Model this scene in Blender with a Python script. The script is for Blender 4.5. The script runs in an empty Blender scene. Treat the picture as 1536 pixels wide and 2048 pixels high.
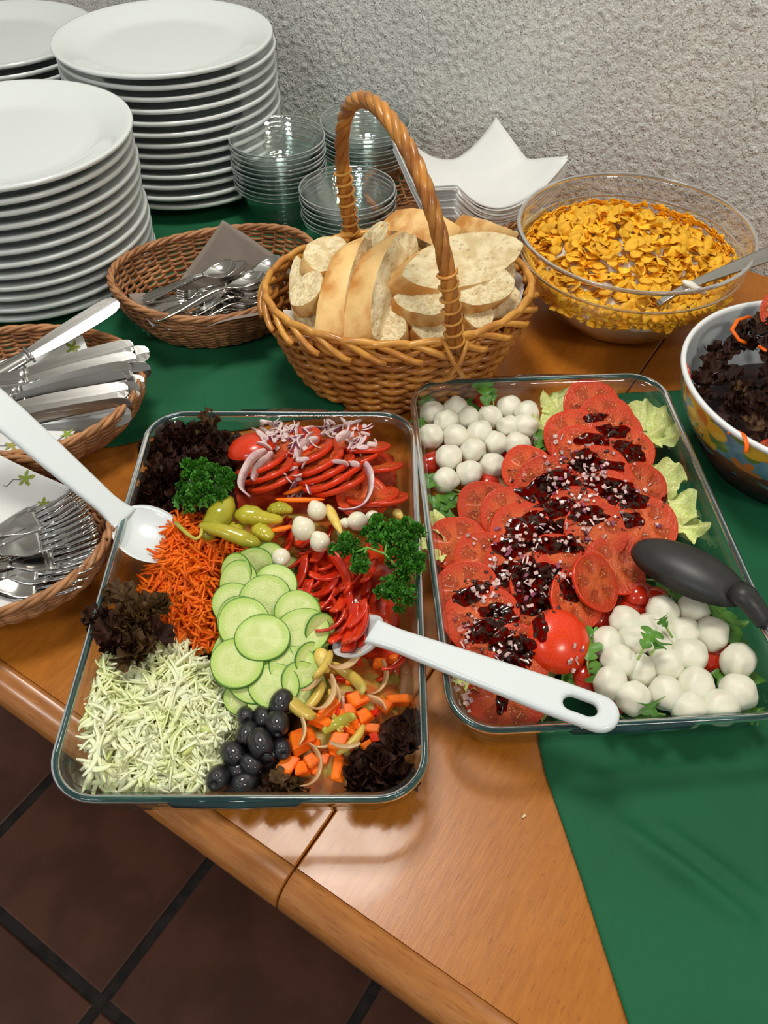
import bpy, bmesh, math, random
from mathutils import Vector, Matrix, noise
from mathutils.bvhtree import BVHTree
from math import sin, cos, pi, atan2, sqrt, radians, tan, exp, hypot

R = random.Random(11)
C = bpy.context.scene.collection
SC = bpy.context.scene
T = 0.75                    # height of the tabletop above the floor
FPX, HOR, CH = 1630.0, -790.0, 0.60
PITCH = math.atan((1024 - HOR) / FPX)

# ------------------------------------------------------------ camera, world, lights, exposure
cam = bpy.data.cameras.new('camera'); camo = bpy.data.objects.new('camera', cam); C.objects.link(camo)
cam.sensor_fit = 'VERTICAL'; cam.sensor_height = 24; cam.sensor_width = 18
cam.lens = 24 * FPX / 2048; cam.clip_start = .01
camo.location = (0, 0, T + CH); camo.rotation_euler = (pi / 2 - PITCH, 0, 0)
SC.camera = camo
w = bpy.data.worlds.new('world'); SC.world = w; w.use_nodes = True
w.node_tree.nodes['Background'].inputs[0].default_value = (.97, .97, .93, 1)
w.node_tree.nodes['Background'].inputs[1].default_value = .43
def area(name, loc, size, power, col, target):
    l = bpy.data.lights.new(name, 'AREA'); l.shape = 'DISK' if size[0] == size[1] else 'RECTANGLE'
    l.size = size[0]; l.size_y = size[1]
    l.energy = power; l.color = col
    o = bpy.data.objects.new(name, l); C.objects.link(o); o.location = loc
    o.rotation_euler = (Vector(target) - Vector(loc)).to_track_quat('-Z', 'Y').to_euler()
    return o
area('ceiling_lamp_and_fill', (-.16, .86, T + 1.72), (.44, .44), 18, (1, .97, .90), (-.1, .6, T))
area('ceiling_lamp_and_fill', (.95, -.75, T + 1.72), (.45, .45), 19, (1, .93, .82), (.2, .6, T))  # added warm fill, set back to brighten the wall from the front
area('ceiling_lamp_and_fill', (-1.1, -.7, T + 1.72), (.45, .45), 13, (.93, .98, 1), (-.2, .7, T))  # added cool fill from the left, no lamp known there
SC.view_settings.view_transform = 'Standard'; SC.view_settings.look = 'None'
SC.view_settings.gamma = 1; SC.view_settings.use_curve_mapping = False
SC.view_settings.exposure = -0.05
SC.cycles.transparent_max_bounces = 48
SC.cycles.max_bounces = 10; SC.cycles.diffuse_bounces = 5
SC.cycles.use_denoising = True
SC.cycles.sample_clamp_indirect = 6

CAM = Vector((0, 0, T + CH))
def ray(x, y):
    a = (x - 768) / FPX; b = -(y - 1024) / FPX
    return Vector((a, cos(PITCH) + b * sin(PITCH), -sin(PITCH) + b * cos(PITCH)))
def P(x, y, z=0.0):
    """the point z above the tabletop that the photograph shows at (x, y)"""
    d = ray(x, y); t = (z - CH) / d.z
    return Vector((d.x * t, d.y * t, T + z))

# ------------------------------------------------------------ materials
class N:
    def __init__(s, name):
        s.m = bpy.data.materials.new(name); s.m.use_nodes = True
        s.t = s.m.node_tree; s.n = s.t.nodes; s.l = s.t.links
        s.b = s.n['Principled BSDF']; s.out = s.n['Material Output']
        s._co = None
    def new(s, ty, **kw):
        n = s.n.new(ty)
        for k, v in kw.items():
            if k.startswith('i_'):
                k = k[2:]
                k = int(k) if k.isdigit() else k.replace('_', ' ')
                s.put(n.inputs[k], v)
            else: setattr(n, k, v)
        return n
    def put(s, sock, v):
        if isinstance(v, bpy.types.NodeSocket): s.l.new(v, sock)
        elif isinstance(v, (tuple, list)) and len(v) == 3 and sock.type == 'RGBA': sock.default_value = (*v, 1)
        else: sock.default_value = v
    def co(s, scale=(1, 1, 1)):
        if s._co is None: s._co = s.new('ShaderNodeTexCoord').outputs['Object']
        if tuple(scale) == (1, 1, 1): return s._co
        m = s.new('ShaderNodeMapping'); s.l.new(s._co, m.inputs[0]); m.inputs['Scale'].default_value = scale
        return m.outputs[0]
    def noise(s, scale, detail=3, vec=None, rough=.5):
        n = s.new('ShaderNodeTexNoise'); n.inputs['Scale'].default_value = scale
        n.inputs['Detail'].default_value = detail; n.inputs['Roughness'].default_value = rough
        s.l.new(vec or s.co(), n.inputs['Vector']); return n.outputs[0]
    def voro(s, scale, vec=None, feature='F1', out='Distance', rnd=1.0, dims='3D'):
        n = s.new('ShaderNodeTexVoronoi', feature=feature, voronoi_dimensions=dims); n.inputs['Scale'].default_value = scale
        n.inputs['Randomness'].default_value = rnd
        s.l.new(vec or s.co(), n.inputs['Vector']); return n.outputs[out]
    def ramp(s, v, a, b):
        n = s.new('ShaderNodeMapRange', interpolation_type='SMOOTHSTEP'); s.put(n.inputs['Value'], v)
        n.inputs['From Min'].default_value = a; n.inputs['From Max'].default_value = b
        return n.outputs[0]
    def mix(s, f, a, b, blend='MIX'):
        n = s.new('ShaderNodeMix', data_type='RGBA', blend_type=blend)
        s.put(n.inputs[0], f); s.put(n.inputs[6], a); s.put(n.inputs[7], b); return n.outputs[2]
    def ma(s, op, a, b=0.0, c=0.0):
        n = s.new('ShaderNodeMath', operation=op); s.put(n.inputs[0], a); s.put(n.inputs[1], b); s.put(n.inputs[2], c); return n.outputs[0]
    def xyz(s, v=None):
        n = s.new('ShaderNodeSeparateXYZ'); s.l.new(v or s.co(), n.inputs[0]); return n.outputs
    def rnd(s):
        return s.new('ShaderNodeObjectInfo').outputs['Random']
    def bump(s, h, strength=.5, dist=.001):
        n = s.new('ShaderNodeBump'); s.put(n.inputs['Height'], h)
        n.inputs['Strength'].default_value = strength; n.inputs['Distance'].default_value = dist
        s.l.new(n.outputs[0], s.b.inputs['Normal'])
    def fin(s, col, rough=.5, metal=0, sss=0, trans=0, ior=1.45, coat=0, spec=.5):
        b = s.b.inputs
        s.put(b['Base Color'], col); s.put(b['Roughness'], rough); b['Metallic'].default_value = metal
        b['Specular IOR Level'].default_value = spec
        if sss: b['Subsurface Weight'].default_value = sss; b['Subsurface Scale'].default_value = .006
        if trans: b['Transmission Weight'].default_value = trans
        b['IOR'].default_value = ior
        if coat: b['Coat Weight'].default_value = coat; b['Coat Roughness'].default_value = .08
        return s.m

def mat(name, col, col2=None, ns=20, rough=.5, bump=0, bs=200, bd=.001, rand=0, lo=.4, hi=.62, vs=(1, 1, 1), det=3, **kw):
    n = N(name); c = col
    if col2 is not None:
        c = n.mix(n.ramp(n.noise(ns, det, n.co(vs)), lo, hi), col, col2)
    if rand:
        v = n.ma('MULTIPLY_ADD', n.rnd(), 2 * rand, 1 - rand)
        hs = n.new('ShaderNodeHueSaturation'); n.put(hs.inputs['Value'], v); n.put(hs.inputs['Color'], c); c = hs.outputs[0]
    if bump: n.bump(n.noise(bs, 4, n.co(vs)), bump, bd)
    return n.fin(c, rough, **kw)

def glass_thin(name, tint, edge, ripple=0, rs=60, refl=1.0):
    """thin clear glass: fresnel mirror over tinted clear body, darker where the wall is seen edge on"""
    n = N(name); t = n
    lw = n.new('ShaderNodeLayerWeight'); lw.inputs[0].default_value = .5
    tr = n.new('ShaderNodeBsdfTransparent')
    n.put(tr.inputs[0], n.mix(n.ramp(lw.outputs['Facing'], .60, 1.0), tint, edge))
    gl = n.new('ShaderNodeBsdfGlossy'); gl.inputs['Roughness'].default_value = .03
    gl.inputs[0].default_value = (1, 1, 1, 1)
    if ripple:
        b = n.new('ShaderNodeBump'); b.inputs['Strength'].default_value = ripple; b.inputs['Distance'].default_value = .004
        n.put(b.inputs['Height'], n.noise(rs, 2)); n.l.new(b.outputs[0], gl.inputs['Normal']); n.l.new(b.outputs[0], lw.inputs['Normal'])
    fr = n.ma('MULTIPLY_ADD', n.ma('POWER', lw.outputs['Facing'], 4.5), .85, .045)
    mx = n.new('ShaderNodeMixShader'); n.put(mx.inputs[0], n.ma('MULTIPLY', fr, refl))
    n.l.new(tr.outputs[0], mx.inputs[1]); n.l.new(gl.outputs[0], mx.inputs[2])
    n.l.new(mx.outputs[0], n.out.inputs[0]); n.n.remove(n.b)
    return n.m

# ------------------------------------------------------------ mesh builder
class MB:
    def __init__(s): s.v = []; s.f = []; s.m = []
    def add(s, vs, fs, mi=0, M=None):
        k = len(s.v)
        s.v += [tuple(M @ Vector(p)) for p in vs] if M is not None else [tuple(p) for p in vs]
        s.f += [tuple(i + k for i in f) for f in fs]
        s.m += [mi] * len(fs) if isinstance(mi, int) else mi
        return s
    def loops(s, rows, closed=True, cap0=False, cap1=False, mi=0, M=None):
        n = len(rows[0]); vs = [p for r in rows for p in r]; fs = []; mm = []
        for i in range(len(rows) - 1):
            for j in range(n if closed else n - 1):
                a = i * n + j; b = i * n + (j + 1) % n
                fs.append((a, b, b + n, a + n))
                mm.append(mi if isinstance(mi, int) else mi[i])
        if cap0: fs.append(tuple(reversed(range(n)))); mm.append(mi if isinstance(mi, int) else mi[0])
        if cap1: fs.append(tuple(range((len(rows) - 1) * n, len(rows) * n))); mm.append(mi if isinstance(mi, int) else mi[-1])
        return s.add(vs, fs, mm, M)
    def tube(s, pts, r, n=6, closed=False, mi=0, flat=1.0, M=None):
        pts = [Vector(p) for p in pts]; L = len(pts)
        rr = r if isinstance(r, (list, tuple)) else [r] * L
        rows = []; up = None
        for i in range(L):
            a = pts[i - 1] if (i or closed) else pts[0]; b = pts[(i + 1) % L] if (i < L - 1 or closed) else pts[-1]
            t = (b - a).normalized()
            if up is None:
                up = Vector((0, 0, 1)) if abs(t.z) < .9 else Vector((1, 0, 0))
            x = t.cross(up).normalized(); up = x.cross(t).normalized()
            rows.append([pts[i] + (x * cos(2 * pi * k / n) + up * sin(2 * pi * k / n) * flat) * rr[i] for k in range(n)])
        if closed: rows.append(rows[0]); return s.loops(rows, mi=mi, M=M)
        return s.loops(rows, cap0=True, cap1=True, mi=mi, M=M)
    def lathe(s, prof, n=48, mi=0, M=None):
        rows = [[(r * cos(2 * pi * k / n), r * sin(2 * pi * k / n), z) for k in range(n)] for r, z in prof]
        return s.loops(rows, mi=mi, M=M)
    def box(s, x0, x1, y0, y1, z0, z1, mi=0, M=None):
        v = [(x, y, z) for z in (z0, z1) for y in (y0, y1) for x in (x0, x1)]
        return s.add(v, [(0, 2, 3, 1), (4, 5, 7, 6), (0, 1, 5, 4), (2, 6, 7, 3), (0, 4, 6, 2), (1, 3, 7, 5)], mi, M)
    def grid(s, nu, nv, fn, mi=0, M=None):
        vs = [fn(i / nu, j / nv) for j in range(nv + 1) for i in range(nu + 1)]
        fs = [(j * (nu + 1) + i, j * (nu + 1) + i + 1, (j + 1) * (nu + 1) + i + 1, (j + 1) * (nu + 1) + i) for j in range(nv) for i in range(nu)]
        return s.add(vs, fs, mi, M)
    def mesh(s, name, mats, smooth=True, merge=0):
        me = bpy.data.meshes.new(name); me.from_pydata(s.v, [], s.f)
        for m in (mats if isinstance(mats, (list, tuple)) else [mats]): me.materials.append(m)
        me.polygons.foreach_set('material_index', s.m)
        me.polygons.foreach_set('use_smooth', [smooth] * len(s.f))
        if merge:
            bm = bmesh.new(); bm.from_mesh(me); bmesh.ops.remove_doubles(bm, verts=bm.verts, dist=merge)
            bmesh.ops.recalc_face_normals(bm, faces=bm.faces); bm.to_mesh(me); bm.free()
        me.update(); return me

def link(name, me, parent=None, mw=None):
    o = bpy.data.objects.new(name, me); C.objects.link(o)
    if parent: o.parent = parent
    if mw is not None: o.matrix_world = mw if not parent else mw
    return o
def tag(o, label=None, cat=None, group=None, kind=None):
    if label: o['label'] = label
    if cat: o['category'] = cat
    if group: o['group'] = group
    if kind: o['kind'] = kind
    return o
def empty(name, label, cat, mw=None, group=None):
    o = bpy.data.objects.new(name, None); C.objects.link(o); o.empty_display_size = .02
    if mw is not None: o.matrix_world = mw
    return tag(o, label, cat, group)
def thing(name, parts, label, cat, mw, group=None):
    """parts: [(name, mesh)] under an Empty, or one mesh alone"""
    if len(parts) == 1 and parts[0][0] is None:
        o = link(name, parts[0][1]); o.matrix_world = mw; return tag(o, label, cat, group)
    o = empty(name, label, cat, mw, group)
    for n_, me in parts: link(n_, me, o)
    return o
def clone(o, mw, label, group=None):
    c = o.copy(); C.objects.link(c); c.matrix_world = mw; c['label'] = label
    if group: c['group'] = group
    for ch in o.children:
        d = ch.copy(); C.objects.link(d); d.parent = c
    return c
def L(v): return Matrix.Translation(v)
def rot(az=0, tilt=0, spin=0):
    """tilts the up axis towards azimuth az (degrees) by tilt, after spinning it"""
    return Matrix.Rotation(radians(az), 4, 'Z') @ Matrix.Rotation(radians(tilt), 4, 'Y') @ Matrix.Rotation(radians(spin - az), 4, 'Z')
def S(x, y=None, z=None):
    if y is None: y = z = x
    return Matrix.Diagonal((x, y, z, 1))
def align(a, b, up=(0, 0, 1)):
    """frame at a whose +X points to b and whose +Z is as near up as can be"""
    x = (Vector(b) - Vector(a)).normalized(); u = Vector(up); y = u.cross(x).normalized(); z = x.cross(y)
    return Matrix(((x.x, y.x, z.x, a[0]), (x.y, y.y, z.y, a[1]), (x.z, y.z, z.z, a[2]), (0, 0, 0, 1)))
def norm_align(p, n, spin=0):
    return L(p) @ Vector((0, 0, 1)).rotation_difference(Vector(n)).to_matrix().to_4x4() @ Matrix.Rotation(spin, 4, 'Z')

class Pile:
    """surfaces that later pieces are laid on"""
    def __init__(s): s.v = []; s.f = []; s.b = None
    def add(s, *objs):
        bpy.context.view_layer.update()
        for o in objs:
            for q in [o, *o.children]:
                if q.type == 'MESH':
                    k = len(s.v); mw = q.matrix_world
                    s.v += [mw @ v.co for v in q.data.vertices]
                    s.f += [tuple(i + k for i in p.vertices) for p in q.data.polygons]
        s.b = None; return s
    def bvh(s):
        if s.b is None: s.b = BVHTree.FromPolygons(s.v, s.f)
        return s.b
    def hit(s, x, y, dz=0, z=.04):
        h = s.bvh().ray_cast(CAM, ray(x, y).normalized())
        if h[0] is None: return P(x, y, z), Vector((0, 0, 1))
        n = h[1] if h[1].z > 0 else -h[1]
        return h[0] + Vector((0, 0, dz)), n
    def down(s, x, y, z=.02):
        h = s.bvh().ray_cast(Vector((x, y, T + .5)), Vector((0, 0, -1)))
        if h[0] is None: return T + z, Vector((0, 0, 1))
        return h[0].z, (h[1] if h[1].z > 0 else -h[1])

ORD = ['first', 'second', 'third', 'fourth', 'fifth', 'sixth', 'seventh', 'eighth', 'ninth', 'tenth', 'eleventh', 'twelfth', 'thirteenth', 'fourteenth', 'fifteenth', 'sixteenth', 'seventeenth', 'eighteenth', 'nineteenth', 'twentieth']
# ------------------------------------------------------------ the setting
EX = Vector((-.0773, .1775, 0)); TA = radians(-33)
XD = Vector((cos(TA), sin(TA), 0)); YD = Vector((-sin(TA), cos(TA), 0))
TM = L(EX) @ Matrix.Rotation(TA, 4, 'Z')               # table frame: x along the front edge, y towards the wall
def tl(p): return TM.inverted() @ Vector((p[0], p[1], 0))
WALLY = .985

n = N('roughcast_plaster')
v1 = n.noise(330, 5, rough=.6); v2 = n.voro(150); v3 = n.noise(9, 3); v4 = n.noise(120, 3, n.co((1, 1, .45)))
h = n.ma('ADD', n.ma('ADD', n.ma('MULTIPLY', n.ramp(v1, .35, .75), .6), n.ma('MULTIPLY', n.ramp(v4, .52, .66), .9)), n.ma('MULTIPLY', n.ramp(v2, .30, .12), .8))
n.bump(h, 1.0, .0027)
WALL = n.fin(n.mix(n.ramp(v3, .3, .7), (.80, .805, .77), (.87, .87, .82)), .75)
def wallz(x, z):
    a = noise.noise(Vector((x * 150, z * 150, 0))); b = noise.noise(Vector((x * 260, z * 260, 3))); c = noise.noise(Vector((x * 60, z * 14, 9)))
    return -.0013 * max(0, a + .1) * 2 - .0009 * max(0, b) * 2 - .0010 * max(0, c)
mb = MB()
mb.grid(640, 230, lambda u, v: (lambda x, z: (x, WALLY + wallz(x, z), z))(-.75 + 1.9 * u, T - .06 + .68 * v))
o = link('wall_back', mb.mesh('wall_back', WALL)); o.matrix_world = TM; tag(o, kind='structure')
mb = MB().box(-2.4, 2.4, WALLY + .001, WALLY + .12, 0, 2.5)
s_ = link('wall_core', mb.mesh('wall_core', WALL, False), o)

GROUT = mat('dark_grout', (.016, .013, .011), (.03, .024, .02), 40, .85, .3, 300)
TILE = mat('terracotta_tile', (.125, .047, .026), (.082, .031, .019), 9, .42, .25, 240, .0006, rand=.10, det=6)
mb = MB().box(-2.4, 2.4, -2.6, WALLY + .1, -.04, -.004)
fl = link('floor', mb.mesh('floor', GROUT, False)); fl.matrix_world = TM; tag(fl, kind='structure')
def tile_mesh(s=.3045):
    b = .0025; h_ = s / 2
    rows = [[(sx * (h_ - i), sy * (h_ - i), z) for sx, sy in ((-1, -1), (1, -1), (1, 1), (-1, 1))] for i, z in ((0, -.006), (0, -.002), (b, 0))]
    return MB().loops(rows, cap1=True).mesh('tile', TILE, False)
tm_ = tile_mesh(); P0 = tl((-.4105, .26)); 
for i in range(-5, 5):
    for j in range(-4, 4):
        q = link('tile', tm_, fl); q.location = (P0.x + .1615 + i * .3215, P0.y + .1615 + j * .3215, R.uniform(-.0006, .0004))
CEIL = mat('white_ceiling', (.8, .78, .74), rough=.9)
mb = MB().box(-2.4, 2.4, -2.6, WALLY + .1, 2.5, 2.56)
o = link('ceiling', mb.mesh('ceiling', CEIL, False)); o.matrix_world = TM; tag(o, kind='structure')

# ------------------------------------------------------------ tables
def wood(name, c1, c2, fleck, vs, rough=.31):
    n = N(name)
    g = n.noise(1, 4, n.co(vs), .6)
    fl = n.noise(1, 2, n.co((vs[0] * 2.8, vs[1] * 2.8, vs[2] * 2.8)), .5)
    big = n.noise(5, 3)
    c = n.mix(n.ramp(g, .3, .7), c1, c2)
    c = n.mix(n.ma('MULTIPLY', n.ramp(fl, .60, .68), .55), c, fleck)
    c = n.mix(n.ma('MULTIPLY', n.ramp(big, .35, .7), .25), c, fleck)
    n.bump(n.noise(1, 3, n.co((vs[0] * 2, vs[1] * 2, vs[2] * 2))), .12, .0005)
    return n.fin(c, n.ma('MULTIPLY_ADD', n.noise(30, 3), .14, rough - .07), coat=.12)
WTOP = wood('beech_veneer', (.47, .162, .017), (.40, .128, .012), (.26, .075, .008), (230, 32, 60))
WEDGE = wood('beech_edge', (.47, .19, .050), (.36, .13, .033), (.24, .08, .02), (26, 200, 200), .25)
WLEG = wood('beech_leg', (.45, .18, .05), (.38, .14, .035), (.24, .08, .02), (150, 150, 20), .3)
def table(x0, x1, label):
    t = empty('table', label, 'table', TM)
    g = .0007
    mb = MB(); c_ = .0012
    ya, yb = .0265, WALLY - .006
    rows = []
    for dx, z in ((0, T - .028), (0, T - c_), (c_, T)):
        rows.append([(x0 + g + dx, ya, z), (x1 - g - dx, ya, z), (x1 - g - dx, yb, z), (x0 + g + dx, yb, z)])
    mb.loops(rows, cap0=True, cap1=True)
    link('tabletop', mb.mesh('tabletop', WTOP, False), t)
    # half-round solid lip along the front
    prof = [(.0260, T - .0003), (.022, T + .0003), (.016, T - .0002), (.010, T - .0025), (.004, T - .008), (.001, T - .016), (.001, T - .023), (.006, T - .030), (.014, T - .033), (.0260, T - .033)]
    rows = [[(x, y, z) for y, z in prof] for x in (x0 + g, x0 + g + .0012, x1 - g - .0012, x1 - g)]
    rows[0] = [(p[0], p[1] + (.001 if p[1] < .04 else 0), p[2] - (.0012 if p[2] > T - .02 else -.0008)) for p in rows[0]]
    rows[-1] = [(p[0], p[1] + (.001 if p[1] < .04 else 0), p[2] - (.0012 if p[2] > T - .02 else -.0008)) for p in rows[-1]]
    link('edge_lip', MB().loops(rows, cap0=True, cap1=True).mesh('edge_lip', WEDGE), t)
    ap = MB().box(x0 + .06, x1 - .06, .12, .14, T - .10, T - .029).mesh('apron', WLEG, False)
    link('apron', ap, t)
    lg = MB().loops([[(a * s, b * s, z) for a, b in ((-1, -1), (1, -1), (1, 1), (-1, 1))] for s, z in ((.022, 0), (.03, T - .029))], cap0=True, cap1=True).mesh('leg', WLEG, False)
    for lx in (x0 + .09, x1 - .09):
        for ly in (.17, yb - .07):
            q = link('leg', lg, t); q.location = (lx, ly, 0)
table(-1.3, 0, 'beech table left of the joint, carrying the plates and cutlery baskets')
table(0, 1.3, 'beech table right of the joint, under the green cloth and patterned bowl')

# ------------------------------------------------------------ green cloths
n = N('green_cloth')
cc = n.mix(n.ramp(n.noise(7, 4), .3, .7), (.006, .085, .033), (.008, .112, .043))
cc = n.mix(n.ma('MULTIPLY', n.noise(900, 2), .35), cc, (.014, .15, .06))
n.bump(n.noise(700, 2), .35, .0006)
GREEN = n.fin(cc, .72, spec=.35); n.b.inputs['Sheen Weight'].default_value = .0
def cloth(name, quad, folds, label, nu=110, nv=110, wave=.0, hem=None):
    a, b, c, d = [Vector(q) for q in quad]
    def fn(u, v):
        p = (a * (1 - u) + b * u) * (1 - v) + (d * (1 - u) + c * u) * v
        if hem: p = p + hem(u, v)
        z = .0014 + .0006 * (noise.noise(Vector((p.x * 9, p.y * 9, 2))) + .5)
        for (x0, y0, x1, y1, w_, h_) in folds:
            q0 = Vector((x0, y0)); q1 = Vector((x1, y1)); dd = q1 - q0; t = max(0, min(1, (p.xy - q0).dot(dd) / dd.length_squared))
            dist = (p.xy - q0 - dd * t).length
            z += h_ * exp(-(dist / w_) ** 2) * (1 - .5 * abs(2 * t - 1))
        l = tl(p)
        if l.y < .012:                                   # hangs over the front edge
            over = .012 - l.y; p = TM @ Vector((l.x, .002 - .004 * min(1, over * 30), 0)); z = .001 - over
            if z < 0: return (p.x, p.y, T + z)
        return (p.x, p.y, T + max(z, .0008))
    o = link(name, MB().grid(nu, nv, fn).mesh(name, GREEN))
    m = o.modifiers.new('s', 'SOLIDIFY'); m.thickness = .0009; m.offset = 0
    return tag(o, label, 'tablecloth')
def wl(x, y): q = TM @ Vector((x, y, 0)); return (q.x, q.y, 0)
def hem1(u, v):
    return Vector((0, .006 * sin(u * 19) + .004 * sin(u * 43), 0)) * (1 - v)
w1 = tl((-.02, 1.25)).x; w0 = tl((-.9, 1.5)).x
cloth('green_cloth', ((-.80, .515, 0), (-.045, .688, 0), wl(-.50, WALLY - .012), wl(-1.12, WALLY - .012)),
      [(-.22, .73, -.14, .80, .012, .004), (-.30, .70, -.2, .69, .01, .003), (-.14, .70, -.06, .76, .012, .003)],
      'green cloth on the left table under the plates and cutlery baskets', hem=hem1)
def hem2(u, v):
    K = [(-.05, .180), (-.02, .175), (.1037, .154), (.19, .139), (.268, .1235), (.2967, .1214), (.36, .130), (.45, .160), (.60, .210), (.73, .250)]
    y = -.02 + .736 * v; x0 = .1745 + .0675 * v
    for (ya, xa), (yb, xb) in zip(K, K[1:]):
        if ya <= y <= yb: return Vector(((xa + (xb - xa) * (y - ya) / (yb - ya) - x0) * (1 - u), 0, 0))
    return Vector()
cloth('green_cloth', ((.1745, -.02, 0), (.80, -.38, 0), (.74, .76, 0), (.242, .716, 0)),
      [(.175, .225, .245, .165, .008, .011), (.205, .225, .26, .175, .006, .007), (.30, .26, .262, .12, .009, .012), (.262, .12, .235, .06, .009, .009), (.135, .262, .25, .272, .005, .004), (.33, .20, .31, .09, .009, .010), (.16, .10, .34, .06, .02, .002), (.345, .42, .42, .40, .008, .004), (.33, .35, .40, .33, .007, .004)],
      'green cloth on the right table under the tomato and mozzarella dish', 130, 200, hem=hem2)

# ------------------------------------------------------------ plates
PORC = mat('white_porcelain', (.71, .75, .735), rough=.10, coat=.3, bump=.02, bs=60)
SP = .0146
pp = [(0, .0035), (.080, .0035), (.083, 0), (.0865, 0), (.089, .005), (.104, .0085), (.125, .0165), (.145, .0225), (.1490, .0236), (.1505, .0262),
      (.1495, .0293), (.1475, .0293), (.140, .0268), (.118, .0192), (.109, .0152), (.103, .0138), (.090, .0134), (0, .0134)]
PLATE = MB().lathe(pp, 96).mesh('plate', PORC, merge=1e-5)
def stack(cx, cy, k, where, grp, shift=0.0):
    first = None
    for i in range(k):
        j = k - 1 - i
        lab = 'white round porcelain plate, ' + ('topmost' if j == 0 else ('bottom' if i == 0 else ORD[j] + ' from the top')) + ' of the ' + where
        m = L((cx + R.uniform(-.0025, .0025) + shift * i, cy + R.uniform(-.0025, .0025), T + .0022 + i * SP)) @ Matrix.Rotation(R.uniform(0, 6), 4, 'Z')
        o = link('plate', PLATE); o.matrix_world = m; tag(o, lab, 'plate', grp)
stack(-.455, .968, 12, 'nearest plate stack', 'plates in the nearest stack', .0006)
stack(-.302, 1.240, 13, 'stack against the wall', 'plates in the stack by the wall')
stack(-.598, 1.385, 10, 'far left stack', 'plates in the far left stack')

# ------------------------------------------------------------ small glass bowls
GL = glass_thin('clear_glass', (.965, .98, .975), (.60, .70, .68), .3, 60, 1.9)
RIM = None
sp_ = []
prof = [(0, .003), (.036, .003), (.0375, 0), (.040, .0005), (.0425, .006), (.0475, .014), (.0505, .016), (.0535, .024), (.0565, .026), (.059, .034), (.0615, .036), (.0640, .045), (.0658, .0465), (.0660, .049), (.0640, .0495),
        (.0620, .045), (.0592, .036), (.0565, .034), (.054, .026), (.051, .024), (.048, .0165), (.045, .0145), (.040, .0075), (.036, .0055), (0, .0055)]
GBOWL = MB().lathe(prof, 56).mesh('glass_bowl', GL, merge=1e-5)
n = N('bowl_lip_glass'); LIPG = n.fin((.72, .80, .79), .05, trans=.9, ior=1.45)
GLIP = MB().tube([(.0650 * cos(2 * pi * k / 56), .0650 * sin(2 * pi * k / 56), .0488) for k in range(56)], .0011, 6, True).mesh('lip', LIPG)
def gstack(cx, cy, k, s, where, grp):
    for i in range(k):
        j = k - 1 - i
        lab = 'small clear ribbed glass bowl, ' + ('topmost' if j == 0 else ('bottom' if i == 0 else ORD[j] + ' from top')) + ' of ' + where
        o = thing('glass_bowl', [('bowl_body', GBOWL), ('lip', GLIP)], lab, 'bowl', Matrix(), grp)
        o.matrix_world = L((cx + R.uniform(-.001, .001), cy + R.uniform(-.001, .001), T + .003 + i * .0064)) @ rot(R.uniform(0, 360), R.uniform(0, .6), 0) @ S(s)
gstack(-.1465, 1.125, 11, 1.0, 'stack beside the plates', 'glass bowls in the tall left stack')
gstack(-.0475, 1.032, 7, .97, 'stack behind the basket handle', 'glass bowls in the short front stack')
gstack(-.027, 1.208, 9, 1.0, 'stack nearest the wall', 'glass bowls in the stack by the wall')

# ------------------------------------------------------------ wicker baskets
WK1 = mat('brown_wicker', (.27, .11, .042), (.42, .20, .085), 55, .42, .3, 500, rand=.25, bd=.0006)
WK2 = mat('brown_wicker_light', (.45, .215, .09), (.33, .14, .055), 60, .45, .3, 500, rand=.2, bd=.0006)
def ell(a, b, t, pw=1.0):
    c_, s_ = cos(t), sin(t)
    return Vector((a * abs(c_) ** pw * (1 if c_ >= 0 else -1), b * abs(s_) ** pw * (1 if s_ >= 0 else -1)))
def wicker(name, label, cx, cy, yaw, a, b, h, rows=20, ns=40, cat='basket', lift=.10, mats=(None, None), r=.0020, tap=.72, steps=5):
    """oval basket woven of thin strands round stakes; the ends of the oval rise like a boat"""
    t = empty(name, label, cat, L((cx, cy, T + .003)) @ Matrix.Rotation(radians(yaw), 4, 'Z'))
    m1, m2 = mats
    def pt(th, v, off=0):
        k = tap + (1 - tap) * sin(v * pi / 2)
        e = ell(a * k, b * k, th); nn = Vector((cos(th) * b, sin(th) * a)).normalized()
        z = h * v * (1 + lift * cos(2 * th) * v)
        return Vector((e.x + nn.x * off, e.y + nn.y * off, z + .001))
    for k in range(rows):
        v = (k + .6) / (rows + .4); ph = pi * k
        pts = []
        q = ns * steps
        for i in range(q):
            th = 2 * pi * i / q
            pts.append(pt(th, v + .008 * sin(th * 3 + k), r * 1.05 * cos(ns / 2 * th * 1.0 + ph)))
        link('woven_strand', MB().tube(pts, r * R.uniform(.92, 1.1), 5, True).mesh('woven_strand', m1), t)
    for i in range(ns):
        th = 2 * pi * (i + .5) / ns
        link('stake', MB().tube([pt(th, v / 5 * 1.0, 0) for v in range(6)], r * .8, 5).mesh('stake', m2), t)
    for k in range(3):                                    # twisted border
        pts = []
        q = ns * 6
        for i in range(q):
            th = 2 * pi * i / q; al = th * ns / 3 + k * 2 * pi / 3
            pts.append(pt(th, 1.0, .0022 * cos(al)) + Vector((0, 0, .0022 * sin(al) + .001)))
        link('rim_strand', MB().tube(pts, r * 1.25, 6, True).mesh('rim_strand', m2), t)
    rowsv = [[(a * tap * s * cos(x), b * tap * s * sin(x), z) for x in [2 * pi * i / 40 for i in range(40)]] for s, z in ((1.0, .0), (1.0, .003), (.5, .0035), (.02, .0035))]
    link('woven_base', MB().loops(rowsv, cap0=True, cap1=True).mesh('woven_base', m1), t)
    return t
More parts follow.
